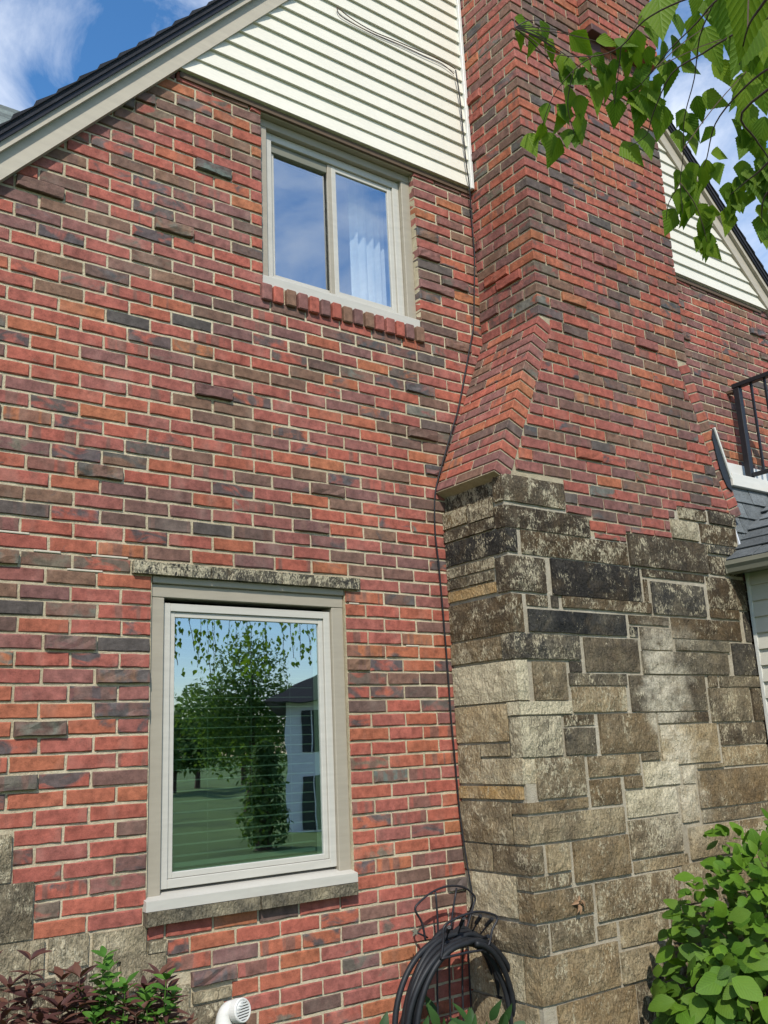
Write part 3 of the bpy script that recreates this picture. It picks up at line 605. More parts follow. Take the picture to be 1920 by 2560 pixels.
SPEC = {(2.247, 1.835): (.02, .1, .9), (2.229, 1.765): (0.0, 0, 1.0), (2.221, 1.564): (.42, 0, .75), (3.131, 1.376): (.10, 0, .8), (2.967, 1.230): (.14, 0, .75), (2.757, 1.979): (.62, .12, .12), (2.633, 1.771): (.40, .35, .5), (2.234, .472): (.40, .38, .35), (2.343, .277): (.42, .45, .3), (3.627, 2.779): (.30, 0, .7), (2.812, 1.557): (.62, .30, .35), (2.364, 2.176): (.85, 0, .2)}
corner_side = {(s[2], s[3]): s for s in SIDE if len(s) > 4}
for x0, x1, z0, z1, c in FRONT:
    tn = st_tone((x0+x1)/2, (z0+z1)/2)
    for (sx, sz), sp in SPEC.items():
        if abs(sx-x0) < .002 and abs(sz-z0) < .002: tn[0], tn[1], tn[3] = sp
    pr = rc.uniform(.004, .016)
    if c == 'c':
        s = corner_side.get((z0, z1)); ys = s[1] if s else -.38
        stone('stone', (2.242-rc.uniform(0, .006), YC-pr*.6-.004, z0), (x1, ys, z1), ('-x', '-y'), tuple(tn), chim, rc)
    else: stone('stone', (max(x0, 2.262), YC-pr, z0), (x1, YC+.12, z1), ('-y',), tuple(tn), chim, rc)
for s in SIDE:
    if len(s) > 4 and s[4] == 1: continue
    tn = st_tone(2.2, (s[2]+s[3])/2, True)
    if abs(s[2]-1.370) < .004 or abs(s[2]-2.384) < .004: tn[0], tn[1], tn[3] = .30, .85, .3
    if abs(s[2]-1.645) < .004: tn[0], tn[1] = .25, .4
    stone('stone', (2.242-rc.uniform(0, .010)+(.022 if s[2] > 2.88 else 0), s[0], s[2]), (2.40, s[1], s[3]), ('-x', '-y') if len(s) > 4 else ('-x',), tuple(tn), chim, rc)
# shaft and front bricks
CP = .0690; CZ = 4.058; pieces = []
seamL = lambda z: 2.333+(z-3.0)*.4144; seamR = lambda z: 4.267-(z-3.0)*.3735
r = -20
def addb(o, U, V, Nn, L, Hh, pr, tn, rough=.0007):
    v, f = face_brick(o, U, V, Nn, L, Hh, pr, rough, rc); pieces.append((screen_area(o, U, V, L, Hh), v, f, tn))
PZ = 6.20; PX = 3.296
while True:
    zb = CZ+.006+r*CP; zt = zb+CP-.012; zc = (zb+zt)/2
    if zb > 8.7: break
    if zc > 3.985: xl, xr, seam = XC, XD, False
    else: xl, xr, seam = (seamL(zc)+.008 if zc > 3.0 else 2.40), (seamR(zc)-.008 if zc > 3.0 else 4.25), True
    holes = []; part_ = []
    if zc < 3.05:
        for x0, x1, z0, z1, c in FRONT:
            if z0 < zt and z1+.010 > zt-.016: holes.append((x0-.012, x1+.011))
            elif z0 < zt and z1+.010 > zb: part_.append((x0-.012, x1+.011, z1+.010))
        holes.append((4.262, 4.5))
    odd = r % 2
    if zt < 2.72: r += 1; continue
    if not seam:
        # corner bricks on both front corners are boxes that show on two faces
        L, Wd = (PITCH-.012, .100) if odd else (.100, PITCH-.012)
        v, f = bbox((XC-rc.uniform(0, .002), YC-rc.uniform(0, .002), zb), (1, 0, 0), (0, 1, 0), (0, 0, 1), L, Wd, zt-zb, .0035); pieces.append((screen_area((XC, YC, zb), (1, 0, 0), (0, 0, 1), .2, .055), v, f, tone(rc)))
        L2 = .100 if odd else PITCH-.012
        v, f = bbox((XD-L2, YC-rc.uniform(0, .002), zb), (1, 0, 0), (0, 1, 0), (0, 0, 1), L2, PITCH-.012 if odd else .1, zt-zb, .0035); pieces.append((screen_area((XD-L2, YC, zb), (1, 0, 0), (0, 0, 1), L2, .055), v, f, tone(rc)))
        x = XC+L+.011; xe = XD-L2-.011
        # side face
        y = YC+Wd+.011
        while y < -.02:
            y2 = min(y+PITCH-.012, -.002)
            if y2-y > .03:
                pr = rc.uniform(-.001, .003); tn = tone(rc, 'side'); rough = .0007
                if rc.random() < .06: pr, rough = rc.uniform(.008, .016), .003
                addb((XC, y, zb), (0, 1, 0), (0, 0, 1), (-1, 0, 0), y2-y, zt-zb, pr, tn, rough)
            y = y2+.0115
    else: x = xl+(0 if odd else -PITCH/2); xe = xr
    while x < xe-.02:
        b0, b1 = max(x, xl), min(x+PITCH-.0115, xe)
        if xe-b1 < .05 and seam: b1 = xe
        if b1-b0 > .03:
            for c0, c1 in cut((b0, b1), holes):
                sg = [(c0, c1, zb)]
                for p0, p1, pz in part_:
                    ns = []
                    for s0, s1, sz_ in sg:
                        if p1 <= s0+.02 or p0 >= s1-.02: ns.append((s0, s1, sz_)); continue
                        if p0-s0 > .03: ns.append((s0, p0, sz_))
                        ns.append((max(s0, p0) if p0-s0 > .03 else s0, min(s1, p1) if s1-p1 > .03 else s1, max(sz_, pz)))
                        if s1-p1 > .03: ns.append((p1, s1, sz_))
                    sg = ns
                for s0, s1, sz_ in sg:
                    pr = rc.uniform(-.001, .003); tn = tone(rc); rough = .0007
                    if rc.random() < .03: pr, rough = rc.uniform(.008, .016), .003
                    if zt-sz_ > .012: addb((s0, YC, sz_+rc.uniform(-.001, .001)), (1, 0, 0), (0, 0, 1), (0, -1, 0), s1-s0, zt-sz_, pr, tn, rough)
        x = max(x, xl)+PITCH if x >= xl else x+PITCH
    # pilaster that steps out towards the top
    if zc > PZ:
        x = PX; k = 0
        while x < XD-.03:
            l = (PITCH-.012) if (k > 0 or odd) else .1
            x2 = min(x+l, XD)
            v, f = bbox((x, YC-.088, zb), (1, 0, 0), (0, 1, 0), (0, 0, 1), x2-x, .085, zt-zb, .0035); pieces.append((screen_area((x, YC-.088, zb), (1, 0, 0), (0, 0, 1), x2-x, .055), v, f, tone(rc)))
            x = x2+.011; k += 1
    r += 1
Geo().box(PX+.006, XD-.004, YC-.080, YC+.02, PZ+.03, 8.7).build('pilaster_core', DMORTAR, chim)
finish(pieces, chim, 300)
Geo().box(PX+.0, PX+.16, YC-.10, YC-.012, PZ-.035, PZ+.016, .004).build('iron_bracket', RUST, chim)
Geo().box(PX+.05, PX+.16, YC-.03, YC-.004, PZ-.16, PZ-.03, .004).build('iron_bracket', RUST, chim)
# sloped shoulders of tumbled brick
def shoulder(P0, P1, left):
    P0, P1 = Vector(P0), Vector(P1); d = P1-P0; n = 16; p = d.length/n; t_ = d.normalized(); t3 = Vector((t_.x, 0, t_.y)); n3 = Vector((t_.y, 0, -t_.x)) if left else Vector((-t_.y, 0, t_.x))
    for k in range(n):
        o = Vector((P0.x, YC, P0.y))+t3*(k*p+.0055); y = 0.0; odd = k % 2; j = 0
        while y < .48:
            l = ((PITCH-.010) if odd else .100) if j == 0 else PITCH-.010
            l = min(l, .482-y)
            if l > .03:
                tn = list(tone(rc, 'side' if rc.random() < .35 else None)); tn[1] *= .7
                v, f = bbox(o+Vector((0, y-rc.uniform(0, .002), 0))-n3*rc.uniform(0, .002), t3, (0, 1, 0), n3, p-.0105, l, .112 if j == 0 else .1, .0032)
                Geo().add(v, f, tuple(tn)).build('shoulder_brick', BRICK, chim)
            y += l+.010; j += 1
    g_ = Geo(); q = [Vector((P0.x, P0.y))+Vector((n3.x, n3.z))*.006, Vector((P1.x, P1.y))+Vector((n3.x, n3.z))*.006, Vector((P1.x, P1.y))+Vector((n3.x, n3.z))*.121, Vector((P0.x, P0.y))+Vector((n3.x, n3.z))*.121]
    g_.prism([(a.x, a.y) for a in q], YC+.0058, -.003).build('shoulder_bedding', DMORTAR, chim)
shoulder((2.200, 3.0), (2.640, 3.985), True); shoulder((4.382, 3.0), (4.012, 3.985), False)
# tarred flashing with a metal edge where the balcony meets the right shoulder
fl_ = [(4.275, 3.245), (4.165, 3.565), (4.140, 3.50), (4.152, 3.44), (4.160, 3.38), (4.178, 3.30), (4.200, 3.235), (4.235, 3.175), (4.285, 3.15)]
Geo().prism([(x_+.02, z_) for x_, z_ in fl_], YC-.010, YC-.003).build('tar_flashing', TAR, chim)
q = Vector((-.11, 0, .32)).normalized()
Geo().add(*bbox((4.297, YC-.020, 3.235), q, (0, 1, 0), Vector((q.z, 0, -q.x)), .350, .02, .014, .002)).build('flashing_edge', CAPM, chim)

# ------------------------------------------------------------------ side wing with balcony
wing = empty('side_wing', (5.2, -1.5, 0), 'low grey beige sided wing with grey shingle skirt roof and cream balcony edge', 'building')
XW = 4.345
Geo().box(XW+.02, 8.2, -3.0, -.49, 0, 2.66).build('wing_wall', WINGS, wing)
Geo().box(XW-.012, XW+.03, -.503, -.478, 0, 2.64, .002).build('corner_trim', CAPM, wing)
for k in range(26):
    z0 = .02+k*.1005; z1 = z0+.108
    v = [(XW-.014, -3.0, z0), (XW-.014, -.504, z0), (XW+.02, -.504, z0), (XW+.02, -3.0, z0), (XW+.004, -3.0, z1), (XW+.004, -.504, z1), (XW+.02, -.504, z1), (XW+.02, -3.0, z1)]
    Geo().add(v, [(1, 0, 4, 5), (0, 1, 2, 3), (3, 2, 6, 7), (2, 1, 5, 6), (0, 3, 7, 4), (4, 7, 6, 5)]).build('siding_board', WINGS, wing)
# soffit, gutter
Geo().box(4.17, XW+.03, -3.0, -.49, 2.612, 2.634).build('soffit', GUTTER, wing)
pf = [(4.105, 2.672), (4.100, 2.645), (4.112, 2.625), (4.118, 2.598), (4.185, 2.592), (4.185, 2.672), (4.178, 2.672), (4.178, 2.602), (4.124, 2.606), (4.118, 2.630), (4.108, 2.648), (4.112, 2.668)]
g = Geo(); n_ = len(pf); v = [(x_, -3.0, z_) for x_, z_ in pf]+[(x_, -.497, z_) for x_, z_ in pf]
g.add(v, [(i, (i+1) % n_, (i+1) % n_+n_, i+n_) for i in range(n_)]+[tuple(range(n_)), tuple(range(2*n_-1, n_-1, -1))]); gut = g.build('gutter', GUTTER, wing)
Geo().add(*bbox((4.104, -.4995, 2.594), (1, 0, 0), (0, 1, 0), (0, 0, 1), .08, .003, .077)).build('end_cap', GUTTER, gut)
# skirt facing left (rises to the right) and steep shingled face beside the chimney
SL = .675
g = Geo(); g.add([(4.16, -3.0, 2.675), (4.16, -.36, 2.675), (4.99, -.36, 2.675+.83*SL), (4.99, -3.0, 2.675+.83*SL), (4.99, -.36, 2.64), (4.99, -3.0, 2.64), (4.16, -3.0, 2.64), (4.16, -.36, 2.64)], [(0, 1, 2, 3), (0, 3, 5, 6), (1, 7, 4, 2), (6, 5, 4, 7), (0, 6, 7, 1)]); skirt = g.build('skirt_roof', ASPH, wing, label='grey shingled skirt roof above the gutter')
cS = Vector((1, 0, SL)).normalized(); nS = Vector((-SL, 0, 1)).normalized()
for k in range(7):
    s0 = k*.142; y_ = -.375-rc.uniform(0, .1)
    while y_ > -2.9:
        w_ = rc.uniform(.14, .30)
        cT = (cS*.16-nS*.013).normalized(); Geo().add(*bbox(Vector((4.145, y_, 2.675-.01))+cS*s0+nS*(.014+rc.uniform(0, .003)), (0, -1, 0), cT, Vector((-cT.z, 0, cT.x)), w_-.007, .17, .007)).build('shingle', ASPH, skirt); y_ -= w_
g = Geo(); q0, q1 = Vector((4.313, -.478, 2.66)), Vector((4.313, -.365, 3.24)); cF = (q1-q0).normalized(); nF = Vector((0, -cF.z, cF.y))
g.add(*bbox(q0, (1, 0, 0), cF, -nF, 1.6, (q1-q0).length, .05)); sk2 = g.build('shingled_cheek', ASPH, wing)
for k in range(5):
    s0 = k*.118; x_ = 4.316-rc.uniform(0, .05)
    while x_ < 5.8:
        w_ = rc.uniform(.14, .24)
        cT = (cF*.12-nF*.012).normalized(); Geo().add(*bbox(q0+Vector((max(x_, 4.316)-4.313, 0, 0))+cF*s0+nF*(.013+rc.uniform(0, .003)), (1, 0, 0), cT, Vector((0, -cT.z, cT.y)), w_-.007-(max(x_, 4.316)-x_), .132, .007)).build('shingle', ASPH, sk2); x_ += w_
Geo().add(*bbox((4.316, -.492, 2.66), (1, 0, 0), cF, nF, .012, .36, .02)).build('side_flashing', ALU, wing)
Geo().box(4.47, 5.03, -.405, -.365, 3.238, 3.326, .003).build('deck_edge', CAPM, wing)
Geo().box(4.99, 5.03, -3.0, -.4055, 3.238, 3.326, .003).build('deck_edge', CAPM, wing)
Geo().box(4.48, 8.2, -.364, .0, 3.26, 3.312).box(5.031, 8.2, -2.98, -.3645, 3.26, 3.312).build('balcony_deck', GUTTER, wing)
Geo().box(4.66, 7.0, -.030, -.004, 3.313, 3.585, .002).build('base_board', WHITE, wing)
rail = empty('balcony_railing', (5.2, -.2, 3.312), 'black metal balcony railing with slim balusters against the brick wall', 'railing')
PXr = 5.215
Geo().box(PXr-.024, PXr+.024, -.108, -.060, 3.313, 4.19, .003).build('post', BLACKM, rail)
Geo().box(PXr-.027, PXr+.027, -2.9, -.050, 4.192, 4.228, .004).build('top_rail', BLACKM, rail); Geo().box(PXr-.015, PXr+.015, -2.9, -.110, 3.475, 3.505, .003).build('bottom_rail', BLACKM, rail)
for k in range(22):
    y_ = -.20-k*.112; Geo().box(PXr-.008, PXr+.008, y_-.008, y_+.008, 3.5055, 4.1915).build('baluster', BLACKM, rail)
Geo().box(PXr-.02, PXr+.02, -.05, -.002, 4.165, 4.19, .003).build('wall_bracket', BROWN, rail)

# ------------------------------------------------------------------ cables on the wall
def smooth_path(P, k=4):
    P = [Vector(p) for p in P]; out = []
    for i in range(len(P)-1):
        a, b, c, d_ = P[max(i-1, 0)], P[i], P[i+1], P[min(i+2, len(P)-1)]
        for j in range(k):
            t = j/k; out.append(.5*((2*b)+(c-a)*t+(2*a-5*b+4*c-d_)*t*t+(3*b-a-3*c+d_)*t**3))
    out.append(P[-1]); return out
cp = [(1139, 175, -.06), (1150, 250, -.06), (1164, 395, -.06), (1173, 462, -.055), (1178, 535, -.025), (1187, 600, -.02), (1189, 641, -.02), (1186, 701, -.02), (1184, 810, -.02), (1178, 850, -.02), (1161, 941, -.02), (1145, 1023, -.02), (1127, 1084, -.02), (1096, 1194, -.02), (1087, 1245, -.02), (1088, 1332, -.02), (1096, 1401, -.025), (1105, 1500, -.025), (1115, 1620, -.025), (1122, 1710, -.025), (1127, 1786, -.025), (1137, 1894, -.025)]
P = []
for x_, y_, Y in cp:
    q = onY(x_, y_, Y)
    if q.z > 3.9: q.x = min(q.x, 2.62)
    P.append(q)
for x_, y_ in ((1149, 2027), (1166, 2147), (1180, 2232), (1181, 2254), (1170, 2310)): P.append(onX(x_, y_, 2.222))
P += [P[-1]+Vector((-.02, -.01, -.25)), P[-1]+Vector((-.03, -.02, -.6))]
Geo().tube(smooth_path(P, 5), .0042, 6).build('black_cable', RUBBER, None, 'thin black cable running down the corner beside the chimney', 'cable', smooth=True)
for nm, pts, lab in (('siding_wire', [(842, 17), (878, 46), (930, 77), (985, 100), (1045, 126), (1100, 150), (1138, 172)], 'thin dark wire looped across the cream siding, upper strand'), ('siding_wire', [(842, 19), (850, 38), (885, 60), (935, 85), (1000, 112), (1060, 140), (1105, 160), (1135, 185)], 'thin dark wire drooping below its twin on the cream siding')):
    Geo().tube(smooth_path([onY(x_, y_, -.036) for x_, y_ in pts], 4), .0032, 5).build(nm, BROWN, None, lab, 'wire')

# ------------------------------------------------------------------ hose hanger and hose
hng = empty('hose_hanger', (2.0, -.25, 0), 'black wire hose hanger with arched back and star end', 'hose hanger')
hz = lambda x, y: (960+x*360/952, 2140+y*360/952)
def rod(pts, r_=.0052, nm='wire', k=4): return Geo().tube(smooth_path(pts, k), r_, 6).build(nm, BLACKM, hng, smooth=True)
YBK, YFR = -.13, -.32
B = lambda x, y: onY(*hz(x, y), YBK); Fq = lambda x, y: onY(*hz(x, y), YFR)
rod([B(275, 560), B(250, 440), B(206, 355), B(240, 300), B(330, 232), B(430, 199), B(530, 208), B(600, 268), B(590, 330), B(565, 420), B(540, 500)], .0055, 'back_arch')
rod([Fq(375, 680), Fq(392, 570), Fq(396, 470), Fq(470, 415), Fq(560, 380), Fq(640, 368), Fq(748, 402), Fq(715, 490), Fq(680, 605), Fq(540, 640), Fq(375, 680)], .0058, 'front_arch')
for x_, xb in ((340, 358), (480, 440), (530, 525)):
    top = B(x_, 236 if x_ < 400 else 210) if x_ < 500 else B(530, 400)
    rod([top, B(xb, 500), B(xb-6, 900)+Vector((0, 0, 0)), Vector((B(xb-6, 900).x-.01, YBK, .02))], .005, 'leg', 3)
for x_, y_ in ((430, 470), (525, 410), (640, 395), (715, 415), (690, 530)):
    a = Fq(x_, y_); b_ = B(470+(x_-560)*.55, 590); rod([a, (a+b_)/2+Vector((0, 0, -.01)), b_], .004, 'cradle_wire', 3)
    Geo().tube([a, a+(b_-a)*.12, a+(b_-a)*.25], .0095, 6).build('rubber_grip', RUBBER, hng)
sp = B(205, 500); v = []; f = []
for k in range(10):
    rr_ = .022 if k % 2 == 0 else .009; v.append((sp.x+rr_*math.sin(k*math.pi/5), sp.y-.004, sp.z+rr_*math.cos(k*math.pi/5)))
v += [(a[0], a[1]+.008, a[2]) for a in v]; f = [tuple(range(9, -1, -1)), tuple(range(10, 20))]+[(i, (i+1) % 10, (i+1) % 10+10, i+10) for i in range(10)]
Geo().add(v, f).build('star', GUTTER, hng); rod([sp, B(290, 540)], .004, 'wire', 2)
hose = empty('garden_hose', (2.0, -.22, 0), 'black garden hose with yellow stripe coiled over the wire hanger', 'hose')
rh = random.Random(3); allp = []; sp_ = []
for k in range(9):
    Y = -.155-.018*k; hw = .30+rh.uniform(-.07, .075); zt_ = .800-.006*k+rh.uniform(-.012, .008); zb_ = rh.uniform(.03, .16); cx = 2.005-.008*k+rh.uniform(-.02, .02)
    for j in range(40):
        w = 2*math.pi*j/40+math.pi/2; ex = math.cos(w); ez = math.sin(w)
        wd = hw*(1.0+.10*(-ez))*(abs(ex)**.9)*(1 if ex > 0 else -1)
        xx = cx+wd+(.10 if ex > 0 else -.0)*max(0, -ez)*.4; zz = (zt_+zb_)/2+(zt_-zb_)/2*ez
        allp.append(Vector((xx, Y+.012*math.sin(w*2+k)-.018*j/40, zz)))
Geo().tube(smooth_path(allp, 2), .0135, 8).build('hose_coil', RUBBER, hose, smooth=True)
n_ = len(allp); sl = [p+Vector((-.0035, -.0132, .0015)) for p in allp]
for a_, b2 in ((10, 22), (215, 230)): Geo().tube(smooth_path(sl[a_:b2], 2), .0022, 5).build('stripe', YELLOW, hose)

# ------------------------------------------------------------------ vent pipe
vent = empty('vent_pipe', (.85, -.10, 0), 'white plastic vent elbow with round slotted cap beside the brick wall', 'vent')
cN = Vector((.30, -.93, .16)).normalized(); cC = Vector((.915, -.135, .640))
P = [Vector((.862, -.085, 0)), Vector((.862, -.085, .45)), Vector((.863, -.084, .555)), Vector((.868, -.078, .600)), Vector((.880, -.082, .630)), Vector((.897, -.100, .640)), cC]
Geo().tube(smooth_path(P, 4), .037, 20).build('pipe', WHITE, vent, smooth=True)
cu = cN.cross(Vector((0, 0, 1))).normalized(); cv = cu.cross(cN).normalized()
if cv.z < 0: cv = -cv
def disc(rads, deps, sides=28):
    v = []; f = []
    for r_, d_ in zip(rads, deps):
        for k in range(sides): w = 2*math.pi*k/sides; v.append(cC+cN*d_+cu*(r_*math.cos(w))+cv*(r_*math.sin(w)))
    for j in range(len(rads)-1):
        for k in range(sides): f.append((j*sides+k, j*sides+(k+1) % sides, (j+1)*sides+(k+1) % sides, (j+1)*sides+k))
    f.append(tuple(range((len(rads)-1)*sides, len(rads)*sides))); return v, f
Geo().add(*disc([.040, .046, .046, .043, .038, .0375, .0375], [-.03, -.028, .004, .008, .008, .004, -.002])).build('cap', WHITE, vent)
Geo().add(*disc([.036, .036], [-.003, .0015])).build('cap_recess', BLACKM, vent)
for k in range(7):
    h_ = -.030+k*.010; w_ = math.sqrt(max(.0001, .037**2-h_**2)); v, f = bbox(cC+cN*.001+cv*(h_-.0028)-cu*w_, cu, cv, cN, 2*w_, .0056, .006); Geo().add(v, f).build('slat', WHITE, vent)

# ------------------------------------------------------------------ leaves and plants
def leaf_mesh(name, mat, L=1.0, Wd=.7, n=8, serr=0.0, fold=.18, curl=.15, peak=.38, tip=1.0):
    v = []; f = []; uv = []
    def hw(t):
        a = (t/peak)**.62 if t < peak else max(0, (1-(t-peak)/(1-peak)))**(.75*tip)
        return Wd/2*a
    for i in range(n+1):
        t = i/n; z_ = -curl*t*t; v.append((0, t*L, z_)); uv.append((0, t, 0, 1))
    for sgn in (-1, 1):
        for i in range(1, n):
            t = i/n; w_ = hw(t)*(1+serr*(1 if i % 2 else -1)); v.append((sgn*w_, t*L+(serr*.06 if i % 2 else 0), -curl*t*t+fold*w_)); uv.append((w_/Wd*2, t, 0, 1))
    for s_, base in ((0, n+1), (1, 2*n)):
        e = lambda i: base+i-1
        tri = [(0, 1, e(1)), (n-1, n, e(n-1))]+[(i, i+1, e(i+1), e(i)) for i in range(1, n-1)]
        f += tri if s_ else [q[::-1] for q in tri]
    me = bpy.data.meshes.new(name); me.from_pydata(v, [], f); a = me.color_attributes.new('leafuv', 'FLOAT_COLOR', 'POINT')
    a.data.foreach_set('color', [c for q in uv for c in q]); me.polygons.foreach_set('use_smooth', [True]*len(me.polygons)); me.materials.append(mat); me.update(); return me
def frame(d, nrm):
    d = Vector(d).normalized(); nrm = Vector(nrm); x = d.cross(nrm)
    if x.length < 1e-4: x = d.cross(Vector((.3, .5, .8)))
    x.normalize(); z = x.cross(d); return Matrix(((x.x, d.x, z.x), (x.y, d.y, z.y), (x.z, d.z, z.z)))
def put_leaf(me, base, d, nrm, size, parent, name='leaf'):
    o = bpy.data.objects.new(name, me); link(o, parent, base); o.rotation_euler = frame(d, nrm).to_euler(); o.scale = (size, size, size); return o
def bake_leaf(g_, me, base, d, nrm, size):
    M = frame(d, nrm); base = Vector(base)
    g_.add([base+M @ (Vector(p.co)*size) for p in me.vertices], [tuple(q.vertices) for q in me.polygons])
bl_ = [leaf_mesh('birch_leaf', BIRCH, 1, w, 22, .045, fo, cu_, .30, 1.35) for w, fo, cu_ in ((.74, .10, .10), (.66, .3, .2), (.76, -.15, .05), (.58, .45, .25))]
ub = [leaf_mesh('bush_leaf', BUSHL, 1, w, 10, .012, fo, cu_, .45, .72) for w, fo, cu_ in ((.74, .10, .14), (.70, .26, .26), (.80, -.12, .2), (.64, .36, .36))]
u_lit = []
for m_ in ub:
    c_ = m_.copy(); c_.materials.clear(); c_.materials.append(BUSH_LIT); u_lit.append(c_)
dk = [leaf_mesh('burgundy_leaf', DARKL, 1, w, 6, 0, .4, cu_, .42, 1.0) for w, cu_ in ((.30, .2), (.36, .3))]
gn = [leaf_mesh('sprig_leaf', GREENL, 1, w, 6, 0, .3, cu_, .45, .9) for w, cu_ in ((.48, .15), (.55, .25))]
lwl = [leaf_mesh('ivy_leaf', LOWL, 1, w, 6, 0, .25, .25, .4, 1.0) for w in (.38, .5)]
far = [leaf_mesh('far_leaf', CONIF, 1, .6, 3, 0, .2, .1, .4)]

# birch: trunk stands right of and behind the camera, twigs hang into view
bt = empty('birch_tree', (1.95, -5.0, 0), 'birch tree with drooping twigs and serrated green leaves', 'tree')
Geo().tube(smooth_path([(1.95, -5.0, 0), (1.93, -4.98, 1.5), (1.98, -4.95, 3.2), (1.9, -4.9, 5.0), (1.95, -4.8, 6.4)], 5), lambda t: .13*(1-t*.75), 12).build('trunk', WBARK, bt, smooth=True)
zz = lambda x, y: (1250+x*.7038, y*.7038)
TW = [[(1100, -140, 1.25), (1000, -60, 1.3), (800, -40, 1.35), (640, 5, 1.4), (510, 75, 1.5), (430, 165, 1.6), (330, 200, 1.65), (190, 190, 1.7), (110, 135, 1.72), (52, 98, 1.74)],
      [(330, 200, 1.65), (262, 250, 1.66), (190, 340, 1.68), (150, 445, 1.7)], [(1050, -120, 1.2), (860, -60, 1.3), (760, 10, 1.4), (700, 80, 1.45), (600, 180, 1.55), (500, 300, 1.6), (450, 330, 1.62)],
      [(760, 10, 1.4), (710, 130, 1.45), (690, 280, 1.5), (655, 420, 1.55), (650, 560, 1.6), (640, 650, 1.62), (650, 760, 1.63)], [(1150, 100, 1.0), (960, 60, 1.1), (800, 140, 1.3), (720, 190, 1.35), (610, 262, 1.5), (545, 400, 1.55), (520, 480, 1.6), (460, 520, 1.62)],
      [(1100, 200, 1.1), (960, 240, 1.2), (850, 330, 1.3), (765, 440, 1.4), (735, 560, 1.45), (720, 595, 1.46)], [(1000, -80, .9), (930, 20, .95), (880, 100, 1.0), (850, 230, 1.05)], [(1060, 240, 1.1), (860, 400, 1.2), (905, 490, 1.25), (952, 560, 1.3), (990, 650, 1.35)],
      [(1040, 480, 1.2), (930, 600, 1.3), (880, 640, 1.35), (820, 690, 1.4)], [(640, 650, 1.62), (690, 720, 1.63), (720, 800, 1.64), (735, 860, 1.65)], [(640, 650, 1.62), (600, 720, 1.63), (590, 780, 1.64)], [(1030, 600, 1.2), (940, 700, 1.25), (930, 790, 1.28)], [(430, 165, 1.6), (420, 260, 1.62), (405, 370, 1.64)], [(262, 250, 1.66), (240, 370, 1.67), (265, 480, 1.68)]]
twig_pts = []
br_objs = []
for tw in TW:
    P = [at(*zz(x_, y_), d_) for x_, y_, d_ in tw]; S = smooth_path(P, 4); big = tw[0][0] > 900
    o = Geo().tube(S, (lambda t: .0017*(1-t*.7)) if big else (lambda t: .0010*(1-t*.5)), 5).build('branch', BARK, bt, smooth=True)
    br_objs.append((o, S)); twig_pts += [(p, o) for p in S]
# limbs from the trunk to the twigs
for tw in TW:
    if tw[0][0] > 900:
        e = at(*zz(tw[0][0], tw[0][1]), tw[0][2]); s_ = Vector((1.95, -4.92, 3.0+.2*len(tw)))
        Geo().tube(smooth_path([s_, s_.lerp(e, .4)+Vector((.15, -.1, .7))+CR*.3, e+CR*.4+CU*.12, e], 5), lambda t: .015*(1-t*.89), 6).build('limb', BARK, bt, smooth=True)
LV = [(82,78,50,80),(72,140,55,10),(105,102,60,80),(160,125,75,30),(185,160,40,40),(295,160,90,70),(388,150,70,80),(450,150,65,70),(425,195,65,15),(485,180,100,15),(355,225,65,20),(220,230,60,-5),(265,275,90,60),(255,240,60,20),(405,245,50,0),(345,340,95,-5),(385,305,85,10),(420,330,60,-5),(410,405,75,0),(330,295,40,90),(245,355,80,10),(220,420,90,-10),(285,390,80,15),(240,490,60,0),(270,490,65,-10),(290,460,80,5),(140,480,65,-10),(190,545,85,-15),(475,330,60,30),(490,370,70,20),(495,420,80,0),(525,370,85,0),(545,330,80,20),(560,390,70,10),(570,440,90,5),(475,545,90,40),(525,510,100,15),(530,210,60,0),(545,120,70,10),(570,60,130,0),(580,240,80,5),(600,280,90,15),(620,160,60,10),(655,200,70,30),(680,240,60,60),(600,20,60,30),(755,170,120,10),(745,45,80,10),(690,110,80,-5),(820,80,150,5),(880,60,200,0),(860,170,160,-20),(930,120,150,10),(800,265,90,60),(770,355,80,70),(870,340,120,-5),(930,330,110,20),(910,270,60,0),(890,430,100,10),(930,480,90,0),(875,490,60,0),(920,540,70,10),(710,390,70,25),(680,450,75,30),(640,420,50,-10),(690,510,70,5),(640,500,70,10),(785,550,60,85),(770,615,65,15),(725,635,95,10),(630,640,60,0),(665,650,70,20),(690,690,75,10),(640,715,70,0),(675,735,70,5),(605,790,85,-20),(730,810,75,20),(740,880,80,10),(715,870,55,0),(810,790,80,-15),(760,755,60,70),(860,610,60,10),(885,620,50,30),(810,690,60,0),(850,680,80,10),(855,720,60,20),(825,745,60,5),(890,650,60,-10),(930,680,90,0),(935,760,60,10),(935,810,80,-5),(945,850,60,10),(450,240,70,10),(370,270,60,-15),(510,270,70,5),(560,300,60,-10),(640,90,70,10),(700,30,70,-10),(790,20,110,10),(900,200,120,15),(945,230,110,-5),(840,130,110,0),(900,150,150,8),(940,20,140,-12)]
rl = random.Random(9)
for k in range(70):
    tw_ = rl.choice([q for q in TW if len(q) > 3]); px_ = tw_[rl.randrange(1, len(tw_))]; LV.append((px_[0]+rl.uniform(-40, 40), px_[1]+rl.uniform(0, 70), rl.uniform(45, 80), rl.uniform(-35, 45)))
